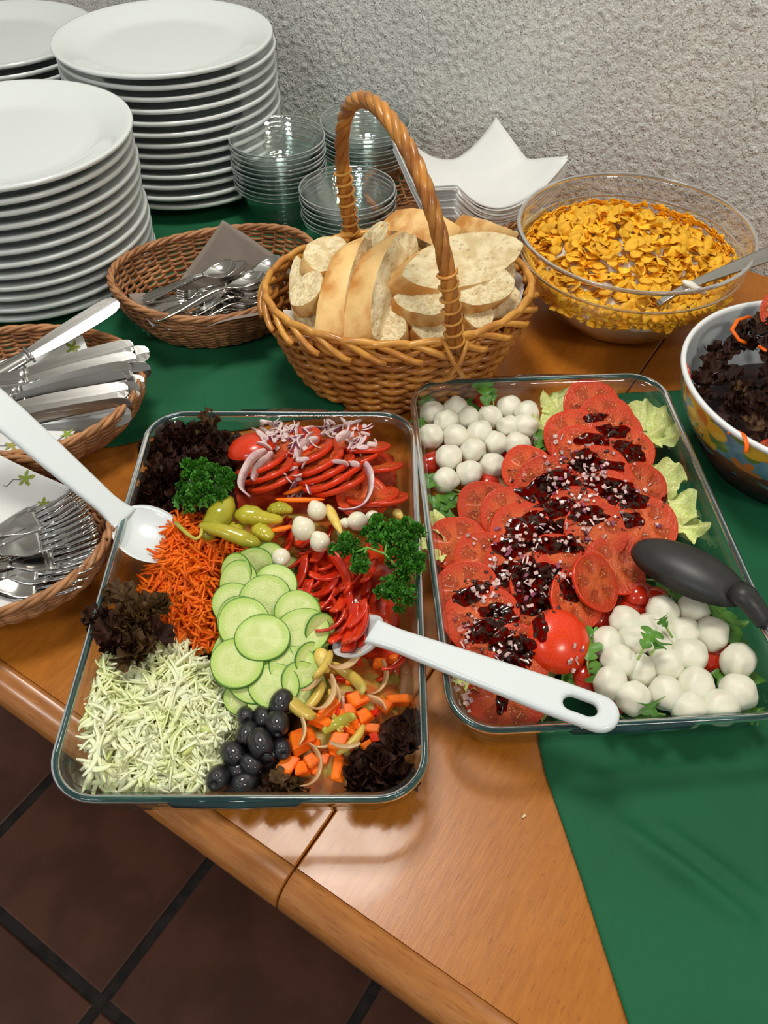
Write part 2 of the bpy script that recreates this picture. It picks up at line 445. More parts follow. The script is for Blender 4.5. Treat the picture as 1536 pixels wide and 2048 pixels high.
spoonB = wicker('wicker_basket', 'oval brown wicker basket of spoons beside the bread basket', -.2035, .875, 21, .122, .098, .062, mats=(WK1, WK2))
knifeB = wicker('wicker_basket', 'oval brown wicker basket of table knives in front of the plates', -.375, .672, -10, .122, .103, .050, mats=(WK1, WK2))
forkB = wicker('wicker_basket', 'oval brown wicker basket of forks nearest the table edge', -.370, .471, -8, .131, .094, .050, mats=(WK1, WK2))
napB = wicker('wicker_basket', 'oval wicker basket almost hidden under the white napkins', .085, 1.082, -30, .120, .088, .045, mats=(WK1, WK2), rows=9)

# bread basket
WB1 = mat('honey_willow', (.52, .215, .035), (.34, .115, .018), 40, .33, .3, 300, rand=.22, bd=.0008, coat=.2)
WB2 = mat('golden_willow', (.66, .31, .055), (.46, .18, .030), 35, .30, .3, 300, rand=.15, bd=.0008, coat=.25)
def bread_basket():
    cx, cy, yaw = .0155, .758, 4
    M0 = L((cx, cy, T + .003)) @ Matrix.Rotation(radians(yaw), 4, 'Z')
    t = empty('bread_basket', 'large honey-coloured willow basket with arched handle, full of bread', 'basket', M0)
    a1, b1, h = .143, .110, .105; ns = 30
    def pt(th, v, off=0):
        k = .74 + .26 * v ** .8
        e = ell(a1 * k, b1 * k, th); nn = Vector((cos(th) * b1, sin(th) * a1)).normalized()
        return Vector((e.x + nn.x * off, e.y + nn.y * off + .010 * (1 - v), h * v + .002))
    rows = 15; r = .0034
    for k in range(rows):
        v = (k + .3) / rows
        q = ns * 6; pts = []
        for i in range(q):
            th = 2 * pi * i / q
            pts.append(pt(th, v + .012 * sin(th * 4 + 2 * k) / 2, r * 1.25 * cos(ns / 2 * th + pi * k)))
        link('willow_strand', MB().tube(pts, [r * (1 + .12 * sin(i * .11 + k)) for i in range(q)], 6, True).mesh('willow_strand', WB1), t)
    for i in range(ns):
        th = 2 * pi * (i + .0) / ns
        link('willow_stake', MB().tube([pt(th, x / 5, 0) for x in range(6)], .0030, 6).mesh('willow_stake', WB1), t)
    nb = 26
    for i in range(nb):                                   # braided border: each rod dives from inside top to outside bottom
        th0 = 2 * pi * i / nb; span = 2 * pi / nb * 2.9; pts = []; rad = []
        for j in range(15):
            s = j / 14; th = th0 + span * s
            off = -.0060 + .0105 * s + .002 * sin(s * 9)
            z = .012 * sin(pi * min(1, s * 1.05)) + .004 - .012 * s
            pts.append(pt(th, 1, off) + Vector((0, 0, z))); rad.append(.0042 * (1 - .2 * s))
        link('rim_rod', MB().tube(pts, rad, 7).mesh('rim_rod', WB2), t)
    rowsv = [[(a1 * .74 * s * cos(x), b1 * .74 * s * sin(x) + .010, z) for x in [2 * pi * i / 40 for i in range(40)]] for s, z in ((1.0, .0), (1.0, .005), (.5, .0055), (.02, .0055))]
    link('woven_base', MB().loops(rowsv, cap0=True, cap1=True).mesh('woven_base', WB1), t)
    # handle
    A = M0.inverted() @ P(911, 700, .112); B = M0.inverted() @ P(704, 478, .112)
    top = M0.inverted() @ P(754, 212, .300)
    mid = (A + B) / 2; 
    def hp(s):
        ang = pi * s
        c_ = -cos(ang); y_ = sin(ang)
        base = mid + (B - A) * .5 * (c_ * (1 - .0) )
        up_ = (top - mid)
        # slightly square shoulders
        e = y_ ** .72
        return base + up_ * e
    N_ = 90; path = [hp(i / N_) for i in range(N_ + 1)]
    ext = [A + Vector((0, 0, -.045)) + (A - mid).normalized() * -.006, A + Vector((0, 0, -.02))]
    tgt = [ (path[min(N_, i + 1)] - path[max(0, i - 1)]).normalized() for i in range(N_ + 1)]
    side = (B - A).normalized()
    for k in range(4):
        pts = []
        for i in range(N_ + 1):
            x = tgt[i].cross(side.cross(up := Vector((0, 0, 1))).normalized()).normalized(); y = tgt[i].cross(x).normalized()
            al = 2 * pi * i / N_ * 5.5 + k * pi / 2
            pts.append(path[i] + (x * cos(al) + y * sin(al)) * .0040)
        link('handle_strand', MB().tube(pts, .0041, 7).mesh('handle_strand', WB1), t)
    link('handle_core', MB().tube(path, .003, 6).mesh('handle_core', WB1), t)
    for end, q in ((A, path[2]), (B, path[N_ - 2])):
        for lo, hi, rr in ((.012, .036, .0092),):
            pts = []
            for i in range(100):
                s = i / 99; i0 = 3 if end is A else N_ - 3
                c0 = end.lerp(path[9 if end is A else N_ - 9], s * 1.05)
                al = s * 2 * pi * 7
                pts.append(c0 + Vector((cos(al) * rr, sin(al) * rr, 0)))
            link('handle_binding', MB().tube(pts, .0016, 6).mesh('handle_binding', WB2), t)
        for sg in (-1, 1):                                # crossed lashing under the rim
            pts = [end + Vector((sg * .011, 0, .010)), end + Vector((sg * .004, (-.014 if end is A else .014), -.004)), end + Vector((-sg * .008, (-.012 if end is A else .012), -.024))]
            link('lashing', MB().tube(pts, .0026, 6).mesh('lashing', WB2), t)
    return t
BB = bread_basket()

# ------------------------------------------------------------ big glass bowl with cornflakes
GL2 = glass_thin('bowl_glass', (.96, .955, .95), (.66, .64, .62), .12, 30, 1.4)
cb = Vector((.2905, .872))
def bowl_r(z, r0=.052, r1=.1345, h=.118): 
    s = max(0, min(1, z / h)); return r0 + (r1 - r0) * sin(s ** .80 * pi / 2) ** .9
prof = [(0, .004), (.045, .003), (.052, 0)] + [(bowl_r(z), z) for z in [.006, .014, .024, .036, .05, .064, .078, .088]] + [(bowl_r(.092) + .0016, .0915), (bowl_r(.096), .096), (bowl_r(.108), .108), (.1345, .117), (.1350, .1195), (.1325, .1200)]
prof += [(bowl_r(z) - .0032, z) for z in [.112, .098, .088, .074, .06, .046, .032, .02, .012]] + [(.045, .0085), (0, .0075)]
n = N('bowl_rim_glass'); RIMB = n.fin((.62, .60, .58), .04, trans=.9, ior=1.45)
cbo = empty('glass_mixing_bowl', 'large clear glass mixing bowl heaped with cornflakes, standing by the wall', 'bowl', L((cb.x, cb.y, T + .0005)))
link('bowl_body', MB().lathe(prof, 96).mesh('bowl_body', GL2, merge=1e-5), cbo)
link('rim', MB().tube([(.1338 * cos(2 * pi * k / 96), .1338 * sin(2 * pi * k / 96), .1190) for k in range(96)], .0024, 8, True).mesh('rim', RIMB), cbo)
link('step_ring', MB().tube([((bowl_r(.0925) - .001) * cos(2 * pi * k / 96), (bowl_r(.0925) - .001) * sin(2 * pi * k / 96), .0925) for k in range(96)], .0014, 6, True).mesh('step_ring', RIMB), cbo)
# ------------------------------------------------------------ oven dishes
GL3 = glass_thin('dish_glass', (.97, .98, .975), (.50, .66, .64), .28, 40, .9)
n = N('dish_rim_glass'); RIMG = n.fin((.10, .26, .28), .05, trans=.9, ior=1.45)
def rr(hx, hy, rad, z, k=8):
    pts = []
    for cx, cy, a0 in ((hx - rad, hy - rad, 0), (-hx + rad, hy - rad, 90), (-hx + rad, -hy + rad, 180), (hx - rad, -hy + rad, 270)):
        for i in range(k + 1):
            a = radians(a0 + 90 * i / k); pts.append((cx + rad * cos(a), cy + rad * sin(a), z))
    out = []                                              # split the straight sides
    for i, p in enumerate(pts):
        q = pts[(i + 1) % len(pts)]; out.append(p)
        if hypot(q[0] - p[0], q[1] - p[1]) > .05:
            for j in range(1, 14): out.append(tuple(p[c] + (q[c] - p[c]) * j / 14 for c in range(3)))
    return out
HX, HY = .1335, .2005
def dish(label, cx, cy, yaw):
    M = L((cx, cy, T + .0035)) @ Matrix.Rotation(radians(yaw), 4, 'Z')
    t = empty('baking_dish', label, 'dish', M)
    g = lambda ins, z, rad: rr(HX - ins, HY - ins, rad, z)
    rows = [g(.028, 0, .020), g(.020, .0005, .026), g(.016, .005, .028), g(.010, .028, .032), g(.0055, .049, .034), g(.0015, .0525, .036), g(.0010, .0555, .036), g(.0085, .0555, .031),
            g(.0105, .049, .031), g(.0145, .028, .029), g(.0195, .0095, .026), g(.026, .0055, .022)]
    mb = MB().loops(rows, cap0=True, cap1=True)
    link('dish_body', mb.mesh('dish_body', GL3), t)
    link('rim', MB().tube(g(.0035, .0555, .034), .0031, 8, True, flat=.8).mesh('rim', RIMG), t)
    for sg in (-1, 1):                                    # short grip ledges at the two ends
        rw = [[(x * s, sg * (HY - .004 + d), .0545 + dz) for x, d in ((-.05, 0), (-.042, .005), (0, .0065), (.042, .005), (.05, 0))] for s, dz in ((1, -.003), (1, .0025))]
        link('grip', MB().loops(rw, cap0=True, cap1=True).mesh('grip', RIMG), t)
    return M
DL = dish('rectangular glass dish of mixed salads, left of the two dishes', -.1010, .4215, 0)
DR = dish('rectangular glass dish of sliced tomato and mozzarella, right of the two', .1685, .4770, 3.2)

# ------------------------------------------------------------ food materials
LETR = mat('red_lettuce', (.019, .007, .004), (.060, .020, .009), 60, .38, .4, 300, .001, rand=.35, spec=.3)
LETR2 = mat('red_green_lettuce', (.085, .024, .014), (.14, .095, .022), 28, .4, .4, 300, .001, rand=.25)
LETG = mat('pale_lettuce', (.60, .70, .17), (.82, .84, .44), 22, .34, .3, 60, .002, rand=.1, sss=.15)
ROCK = mat('rocket_green', (.055, .17, .018), (.10, .26, .03), 60, .4, .3, 300, .0008, rand=.2)
ROCKS = mat('rocket_stem', (.28, .42, .10), rough=.4)
PARS = mat('parsley_green', (.035, .17, .012), (.075, .28, .022), 120, .5, rand=.3)
PARST = mat('parsley_stem', (.14, .36, .05), rough=.4)
CARR = mat('carrot_orange', (.98, .19, .008), (.90, .13, .005), 80, .42, rand=.16, sss=.06, spec=.3)
CABB = mat('cabbage_pale', (.93, .92, .62), (.86, .88, .46), 40, .25, rand=.12, sss=.2)
CABG = mat('cabbage_green', (.62, .68, .24), (.50, .50, .14), 40, .3, sss=.15)
PEPR = mat('red_pepper_flesh', (.55, .022, .006), (.72, .055, .012), 60, .16, .25, 120, .001, rand=.2, coat=.4)
OLIV = mat('black_olive', (.006, .006, .009), (.012, .011, .014), 60, .16, .3, 200, .0005, coat=.6)
PPCH = mat('pickled_pepper', (.36, .34, .020), (.46, .40, .030), 40, .2, .3, 70, .001, rand=.15, coat=.4)
PEARL = mat('pearl_onion', (.82, .76, .55), (.88, .84, .68), 50, .18, sss=.4, coat=.3)
ONW = mat('onion_white', (.74, .58, .56), (.60, .38, .40), 90, .22, sss=.25, rand=.1)
ONP = mat('onion_purple', (.23, .045, .10), (.36, .10, .17), 120, .25)
ONB = mat('pickled_onion', (.66, .44, .22), (.58, .34, .16), 60, .2, sss=.3, rand=.15)
YEL = mat('yellow_squash', (.66, .47, .09), (.58, .48, .13), 40, .2, sss=.2, rand=.1)
CELY = mat('pickled_celery', (.42, .40, .05), (.52, .46, .08), 40, .2, sss=.15)
MOZ = mat('mozzarella', (.82, .795, .66), (.77, .755, .62), 30, .28, .15, 60, .0015, sss=.35)
SKIN = mat('tomato_skin', (.66, .030, .006), (.74, .055, .009), 30, .26, coat=.15, rand=.12)
CUSK = mat('cucumber_peel', (.030, .13, .012), (.10, .26, .035), 70, .35)
n = N('balsamic_glaze'); n.fin((.030, .008, .003), .10, coat=.6)
tr = n.new('ShaderNodeBsdfTransparent'); tr.inputs[0].default_value = (.42, .13, .055, 1); mx = n.new('ShaderNodeMixShader')
n.put(mx.inputs[0], n.ramp(n.noise(200, 3), .44, .66)); n.l.new(tr.outputs[0], mx.inputs[1]); n.l.new(n.b.outputs[0], mx.inputs[2]); n.l.new(mx.outputs[0], n.out.inputs[0])
GLAZE = n.m
BEAD = mat('glaze_bead', (.035, .009, .004), rough=.06, coat=.8)
CHER = mat('cherry_tomato', (.60, .030, .008), (.45, .02, .006), 40, .12, coat=.6, rand=.15)

def tomato_flesh():
    n = N('tomato_flesh')
    X = n.xyz(); th = n.ma('ARCTAN2', X[1], X[0]); r = n.ma('SQRT', n.ma('ADD', n.ma('MULTIPLY', X[0], X[0]), n.ma('MULTIPLY', X[1], X[1])))
    wob = n.ma('MULTIPLY', n.ma('SUBTRACT', n.noise(3, 2), .5), 1.6)
    lob = n.ma('COSINE', n.ma('ADD', n.ma('MULTIPLY', th, 5), wob))
    a = n.ramp(lob, -.35, .15); b = n.ma('MULTIPLY', n.ramp(r, .24, .34), n.ramp(r, .80, .70))
    mask = n.ma('MULTIPLY', a, b)
    seeds = n.ma('MULTIPLY', n.ramp(n.voro(9.5), .26, .18), mask)
    outer = n.mix(n.ramp(r, .3, 1.0), (.68, .11, .024), (.60, .030, .005))
    c = n.mix(n.ma('MULTIPLY', mask, .95), outer, (.40, .038, .005))
    c = n.mix(n.ma('MULTIPLY', n.noise(7, 3), .25), c, (.80, .22, .08))
    c = n.mix(n.ma('MULTIPLY', seeds, .85), c, (.85, .55, .14))
    v = n.ma('MULTIPLY_ADD', n.rnd(), .3, .82)
    hs = n.new('ShaderNodeHueSaturation'); n.put(hs.inputs['Value'], v); n.put(hs.inputs['Color'], c)
    n.bump(n.ma('ADD', n.noise(12, 4), n.ma('MULTIPLY', seeds, 1.0)), .35, .02)
    return n.fin(hs.outputs[0], .24, sss=.04, coat=.12, spec=.35)
TFL = tomato_flesh()
def cuke_flesh():
    n = N('cucumber_flesh'); X = n.xyz()
    r = n.ma('SQRT', n.ma('ADD', n.ma('MULTIPLY', X[0], X[0]), n.ma('MULTIPLY', X[1], X[1])))
    th = n.ma('ARCTAN2', X[1], X[0])
    ring = n.ma('MULTIPLY', n.ramp(r, .58, .50), n.ramp(n.ma('COSINE', n.ma('MULTIPLY', th, 3)), -.6, .3))
    seeds = n.ma('MULTIPLY', n.ramp(n.voro(8), .28, .2), n.ma('MULTIPLY', ring, n.ramp(r, .12, .2)))
    c = n.mix(n.ramp(r, .55, .93), (.63, .71, .29), (.45, .61, .14)); c = n.mix(n.ramp(r, .92, .965), c, (.20, .38, .06))
    c = n.mix(n.ma('MULTIPLY', ring, .45), c, (.50, .64, .20))
    c = n.mix(n.ma('MULTIPLY', seeds, .6), c, (.72, .76, .40))
    n.bump(n.noise(14, 3), .2, .02)
    return n.fin(c, .32, sss=.12, coat=.05, spec=.35)
CFL = cuke_flesh()

def slice_meshes(seed, t=.16, lobes=5, recess=.05, warp=.05, skin=SKIN, flesh=TFL, ny=44):
    q = random.Random(seed); ph = [q.uniform(0, 6) for _ in range(4)]
    def out(th): return 1 + warp * (sin(2 * th + ph[0]) * .6 + sin(3 * th + ph[1]) * .5 + sin(5 * th + ph[2]) * .3)
    bend = q.uniform(-.06, .08)
    def zt(r, th, x): return bend * (x * x) * 1.0
    rows = []
    rs = [.02, .14, .25, .34, .45, .56, .66, .74, .82, .92, .965]
    for r in rs:
        row = []
        for k in range(ny):
            th = 2 * pi * k / ny; o_ = out(th); m = max(0, min(1, (cos(lobes * th) + .3) / .6)) * (1 if .3 < r < .76 else 0)
            x = r * o_ * cos(th); row.append((x, r * o_ * sin(th), t / 2 - recess * m + zt(r, th, x)))
        rows.append(row)
    me = MB().loops(rows, cap0=True).mesh('flesh', flesh)
    sk = []
    for r, z in ((.965, t / 2), (.985, t / 2 - .004), (1.0, t / 4), (.99, -t / 4), (.95, -t / 2)):
        sk.append([(r * out(x) * cos(x), r * out(x) * sin(x), z + zt(r, x, r * cos(x))) for x in [2 * pi * k / ny for k in range(ny)]])
    bot = [[(r * out(x) * cos(x), r * out(x) * sin(x), -t / 2 + zt(r, x, r * cos(x))) for x in [2 * pi * k / ny for k in range(ny)]] for r in (.95, .5, .02)]
    ms = MB().loops(sk).mesh('skin', skin)
    mb = MB().loops(rows, cap0=True).loops(bot, cap1=True)
    me = mb.mesh('flesh', flesh)
    return [('flesh', me), ('skin', ms)]
TS = [slice_meshes(i, .17) for i in range(6)]
CS = [slice_meshes(20 + i, .20, 3, .012, .025, CUSK, CFL) for i in range(4)]
def end_meshes(seed):                                     # domed end cut of a tomato
    q = random.Random(seed); ny = 40
    rows = [[(r * cos(2 * pi * k / ny), r * sin(2 * pi * k / ny), z) for k in range(ny)] for r, z in [(sin(a), .62 * cos(a)) for a in [.03, .25, .5, .75, 1.0, 1.25, 1.5]]]
    top = MB().loops(rows, cap0=True).mesh('skin', SKIN)
    fl_ = MB().loops([[(r * cos(2 * pi * k / ny), r * sin(2 * pi * k / ny), .045) for k in range(ny)] for r in (.998, .5, .02)], cap1=True).mesh('flesh', TFL)
    return [('skin', top), ('flesh', fl_)]
TE = end_meshes(3)

def rows_of(n_rows, far='back'):
    out = []
    for i, k in enumerate(n_rows):
        for j in range(k): out.append((i, j, k))
    return out
def rowlabels(pts, sizes):
    """pts: (px, py) in reading order by rows; returns 'third from left in second row from the back' phrases"""
    idx = sorted(range(len(pts)), key=lambda i: pts[i][1]); lab = [None] * len(pts); k = 0
    for r, s_ in enumerate(sizes):
        row = sorted(idx[k:k + s_], key=lambda i: pts[i][0]); k += s_
        for j, i in enumerate(row):
            pos = 'alone' if s_ == 1 else ('leftmost' if j == 0 else ('rightmost' if j == s_ - 1 else ORD[j] + ' from left'))
            lab[i] = pos + ' in ' + ('back row' if r == 0 else ('front row' if r == len(sizes) - 1 else ORD[r] + ' row from back'))
    left = sorted(idx[k:], key=lambda i: pts[i][0])
    for j, i in enumerate(left): lab[i] = ('leftmost' if j == 0 else 'rightmost' if j == len(left) - 1 else ORD[j] + ' from left') + ' in nearest row'
    return lab

# ------------------------------------------------------------ leaf makers
def frill_leaf(seed, m, wd=75, fr=1.0, nu=26, nv=9, sharp=1.0):
    """ruffled fan-shaped leaf, unit length, base at the origin, growing along +Y, face up"""
    q = random.Random(seed); ph = [q.uniform(0, 9) for _ in range(6)]; o_ = q.uniform(0, 50)
    def fn(u, v):
        a = radians(wd) * (2 * u - 1); v1 = v ** .85
        rr_ = v1 * (1 - .18 * (2 * u - 1) ** 2 + .05 * sin(17 * u + ph[0]) + .05 * noise.noise(Vector((u * 14, v * 3, o_))))
        x, y = rr_ * sin(a) * .85, rr_ * cos(a)
        am = v1 ** 2.2
        z = am * (.16 * sin(22 * u * fr + ph[1] + 1.5 * v) + .09 * sin(41 * u * fr + ph[2]) ) + .16 * v1 * v1 + .07 * am * noise.noise(Vector((u * 30, v * 9, o_ + 4)))
        x += am * .07 * sin(31 * u * fr + ph[3]); y += am * .08 * sin(27 * u * fr + ph[4])
        return (x, y, z)
    return MB().grid(nu, nv, fn).mesh('leaf', m)
FR = [frill_leaf(i, LETR) for i in range(4)]; FR2 = [frill_leaf(10 + i, LETR2) for i in range(3)]
FG = [frill_leaf(30 + i, LETG, 66, .62, 44, 16) for i in range(3)]
def lettuce(name, label, cat, spots, grp=None, seed=1, tiltr=(10, 60), out=None):
    """spots: (px, py, z, size, mesh list, count)"""
    q = random.Random(seed); c0 = P(spots[0][0], spots[0][1], .02)
    t = empty(name, label, cat, L(c0), grp)
    for px, py, z, sz, ms, cnt in spots:
        for k in range(cnt):
            p = P(px + q.uniform(-1, 1) * sz * 900, py + q.uniform(-1, 1) * sz * 600, z) + Vector((0, 0, q.uniform(-.4, .25) * sz))
            me = q.choice(ms); o = link('leaf', me, t)
            s_ = sz * q.uniform(.75, 1.2); az = q.uniform(0, 360)
            mw = L(p - Vector((0, 0, s_ * .35))) @ Matrix.Rotation(radians(az), 4, 'Z') @ Matrix.Rotation(radians(q.uniform(*tiltr)), 4, 'X') @ Matrix.Rotation(radians(q.uniform(-25, 25)), 4, 'Y') @ S(s_)
            o.matrix_parent_inverse = Matrix(); o.matrix_basis = L(-c0) @ mw
    return t

def parsley_leaf(seed):
    q = random.Random(seed); mb = MB()
    for i in range(9):
        az = q.uniform(0, 2 * pi); el = q.uniform(.1, 1.3); ln = q.uniform(.35, .8); ph = q.uniform(0, 6)
        d = Vector((cos(az) * cos(el), sin(az) * cos(el), sin(el))) * ln
        M = L(d * .45) @ Vector((0, 1, 0)).rotation_difference(d).to_matrix().to_4x4() @ Matrix.Rotation(q.uniform(0, 6), 4, 'Y')
        def fn(u, v):
            a = (2 * u - 1) * 1.25; r_ = (.12 + .5 * v) * (1 + .18 * sin(u * 19 + ph))
            return (r_ * sin(a), r_ * cos(a), .16 * v * sin(u * 20 + ph) + .08 * v * cos(u * 33))
        mb.grid(9, 3, fn, 0, M)
    return mb.mesh('leaflet', PARS)
PL = [parsley_leaf(i) for i in range(4)]
def parsley(label, blobs, stems, seed):
    q = random.Random(seed); c0 = P(blobs[0][0], blobs[0][1], .03)
    t = empty('parsley_sprig', label, 'parsley', L(c0))
    for px, py, z, rpx, cnt in blobs:
        for k in range(cnt):
            a = q.uniform(0, 2 * pi); rr_ = sqrt(q.uniform(0, 1))
            p = P(px + rpx * rr_ * cos(a), py + rpx * .85 * rr_ * sin(a), z + .010 * (1 - rr_) * 1.2 + q.uniform(-.004, .003))
            o = link('leaflet', q.choice(PL), t); o.matrix_parent_inverse = Matrix()
            o.matrix_basis = L(p - c0) @ rot(q.uniform(0, 360), q.uniform(0, 55), q.uniform(0, 360)) @ S(q.uniform(.0058, .0086))
    for st in stems:
        link('stem', MB().tube([P(*s_) - c0 for s_ in st], .0011, 6).mesh('stem', PARST), t)
    return t

def bend_strip(Lg, w_, t_, arc, m, name='strip', twist=0, seg=9, taper=.5, m2=None):
    """rounded strip bent through arc degrees, centred on the origin, bending in the XY plane, w_ tall along Z"""
    rows = []
    for i in range(seg + 1):
        s = i / seg - .5; k = 1 - (1 - taper) * (2 * abs(s)) ** 3
        if abs(arc) > 1: rd = Lg / radians(arc); a = s * radians(arc); c = Vector((rd * sin(a), rd * (1 - cos(a)) , 0)); tx = Vector((cos(a), sin(a), 0))
        else: c = Vector((s * Lg, 0, 0)); tx = Vector((1, 0, 0))
        nx = Vector((-tx.y, tx.x, 0)); up = Vector((0, 0, 1)); tw = twist * s
        a_, b_ = nx * cos(tw) + up * sin(tw), up * cos(tw) - nx * sin(tw)
        rows.append([c + a_ * (t_ / 2 * k * x) + b_ * (w_ / 2 * k * y) for x, y in ((-1, -.7), (-.6, -1), (.6, -1), (1, -.7), (1, .7), (.6, 1), (-.6, 1), (-1, .7))])
    mb = MB().loops(rows, cap0=True, cap1=True)
    if m2 is not None:
        nf = len(mb.f)
        for i in range(seg):
            mb.m[i * 8 + 7] = 1; 
        return mb.mesh(name, [m, m2])
    return mb.mesh(name, m)
def chunk(sx, sy, sz, m, seed=0, name='chunk'):
    q = random.Random(seed); bm = bmesh.new(); bmesh.ops.create_cube(bm, size=1)
    for v in bm.verts: v.co = Vector((v.co.x * sx * q.uniform(.6, 1.2), v.co.y * sy * q.uniform(.6, 1.2), v.co.z * sz * q.uniform(.7, 1.15)))
    bmesh.ops.bevel(bm, geom=bm.edges[:] + bm.verts[:], offset=min(sx, sy, sz) * .14, segments=1, affect='EDGES')
    me = bpy.data.meshes.new(name); bm.to_mesh(me); bm.free(); me.materials.append(m); return me

# ------------------------------------------------------------ RIGHT DISH
PR = Pile()                                              # what later pieces rest on
def dlocal(M, x, y, z): return M @ Vector((x, y, z))
def in_dish(M, x, y, z=.006): return M @ Vector((x, y, z))
# pale lettuce bed, one leaf at a time
q = random.Random(5)
bed = []
for i, (px, py, z, s_, az) in enumerate([(1115, 812, .036, .034, 20), (1095, 860, .030, .036, 60), (1295, 835, .036, .036, -20), (1325, 865, .034, .034, -60), (1290, 880, .030, .035, -90),
        (1330, 960, .030, .038, -80), (1355, 1020, .028, .036, -95), (1370, 1060, .028, .034, -120), (885, 1060, .034, .034, 110), (868, 1095, .036, .030, 100),
        (950, 1368, .020, .030, 150), (985, 1405, .016, .030, 180), (1065, 1412, .016, .030, 200), (965, 1290, .020, .038, 90), (1000, 1200, .02, .05, 0), (1150, 1050, .02, .05, 30), (1050, 1100, .018, .05, 0), (1200, 930, .02, .05, 0),
        (1080, 980, .02, .045, 90), (1180, 1180, .02, .05, 0), (1100, 1300, .018, .05, 180), (970, 1050, .02, .045, 60), (1250, 1080, .02, .045, -60)]):
    me = FG[i % 3]; p = P(px, py, z)
    mw = L(p) @ Matrix.Rotation(radians(az), 4, 'Z') @ Matrix.Rotation(radians(q.uniform(-4, 16)), 4, 'X') @ S(s_) @ L((0, -.5, 0))
    where = {0: 'behind the mozzarella heap at the back', 1: 'between back mozzarella heap and tomato fan', 2: 'behind the farthest tomato slices', 3: 'at the back right of the tomato fan', 4: 'right of the farthest tomatoes', 5: 'along the right edge of the tomato fan', 6: 'right of the tomatoes, halfway down', 7: 'just above the black spoon', 8: 'at the left wall beside the tomatoes', 9: 'overhanging the left rim of tomato dish', 10: 'in the near left corner of tomato dish', 11: 'at the front left under tomatoes', 12: 'at the front edge under the white spoon'}.get(i)
    o = link('lettuce_leaf', me); o.matrix_world = mw
    tag(o, 'crinkled pale green lettuce leaf ' + (where or 'mostly hidden under the tomato slices'), 'lettuce', 'pale lettuce leaves under the tomatoes')
    bed.append(o)
PR.add(*bed)

# tomato slices
TOM = [(1183, 816, 56, 28, 8), (1212, 845, 56, 24, 4), (1145, 874, 56, 26, -8), (1234, 866, 50, 24, 10), (1258, 902, 50, 26, 14), (1162, 912, 60, 28, -6),
       (1054, 940, 50, 30, -30), (1200, 950, 60, 24, 6), (1092, 972, 60, 30, -14), (1284, 976, 50, 28, 24), (1217, 1000, 60, 24, 6), (1110, 1003, 62, 26, -6),
       (972, 1015, 56, 24, -16), (1150, 1030, 58, 24, 0), (1020, 1030, 58, 24, -10), (1289, 1050, 64, 16, 30), (1044, 1064, 62, 20, -6), (1190, 1060, 60, 22, 10),
       (915, 1088, 58, 22, -24), (968, 1122, 60, 22, -10), (1111, 1122, 55, 20, 2), (1228, 1134, 60, 14, 50), (1030, 1130, 58, 24, 0), (934, 1182, 62, 22, -20),
       (1080, 1175, 60, 24, 5), (1190, 1165, 56, 34, 60), (1150, 1200, 58, 30, 50), (963, 1240, 72, 22, -14), (1075, 1235, 58, 26, 10), (1040, 1310, 62, 26, 12), (985, 1300, 60, 28, 0), (1010, 1395, 72, 26, -18)]
labs = rowlabels([(a, b) for a, b, *_ in TOM], [2, 4, 3, 4, 4, 2, 4, 3, 3, 3])
base_z = .030
for i, (px, py, rp, ti, az) in enumerate(TOM):
    z = .040 + .010 * (1 if 880 < py < 1220 and 1000 < px < 1220 else 0) + (.004 if i % 2 else 0)
    if py > 1350: z = .030
    p = P(px, py, z); sc_ = rp * (p - CAM).length / FPX * 1.03
    mw = L(p) @ rot(-90 + az, ti, R.uniform(0, 360)) @ S(sc_)
    o = thing('tomato_slice', TS[i % 6], 'red tomato slice, ' + labs[i] + ' of the tomato fan', 'tomato', mw, 'tomato slices in the right dish')
    PR.add(o)
p = P(1116, 1283, .044)
o = thing('tomato_end', TE, 'domed skin-side-up tomato end at front of the tomato fan', 'tomato', L(p) @ rot(-60, 24, 30) @ S(.0265)); PR.add(o)

# cherry tomato halves
def cherry():
    ny = 20
    rows = [[(1.25 * sin(a) * cos(2 * pi * k / ny), sin(a) * sin(2 * pi * k / ny), cos(a)) for k in range(ny)] for a in [.05, .4, .8, 1.2, 1.57]]
    sk = MB().loops(rows, cap0=True).mesh('skin', CHER)
    fl_ = MB().loops([[(1.25 * r * cos(2 * pi * k / ny), r * sin(2 * pi * k / ny), .0) for k in range(ny)] for r in (.99, .5, .02)], cap1=True).mesh('flesh', TFL)
    return [('skin', sk), ('flesh', fl_)]
CHY = cherry()
q = random.Random(8)
CHL = [(1277, 1192, 'beside the black spoon tip'), (1310, 1200, 'under the black spoon'), (1262, 1218, 'behind the front mozzarella heap'), (1200, 1240, 'beside the front tomato slices'), (1175, 1310, 'left of the front mozzarella heap'), (1165, 1355, 'near the white spoon'),
       (1415, 1320, 'right side of front mozzarella heap'), (1440, 1310, 'under the rightmost mozzarella'), (1400, 1250, 'among front mozzarella balls'), (1230, 1390, 'at the hole of the white spoon'), (1225, 1330, 'under the front mozzarella'), (1330, 1350, 'deep inside the front mozzarella heap'),
       (868, 830, 'in the back left corner'), (960, 812, 'behind the back mozzarella heap'), (865, 930, 'left of the back mozzarella heap'), (975, 970, 'in front of the back mozzarella heap'), (1020, 905, 'between back mozzarella and tomatoes'), (935, 955, 'below the back mozzarella')]
for i, (px, py, wh) in enumerate(CHL):
    mw = L(P(px, py, .022 + (.008 if i in (0, 1) else 0))) @ rot(q.uniform(0, 360), q.uniform(0, 25), q.uniform(0, 360)) @ S(.0125 * q.uniform(.9, 1.1))
    PR.add(thing('cherry_tomato', CHY, 'halved cherry tomato ' + wh, 'tomato', mw, 'cherry tomato halves'))

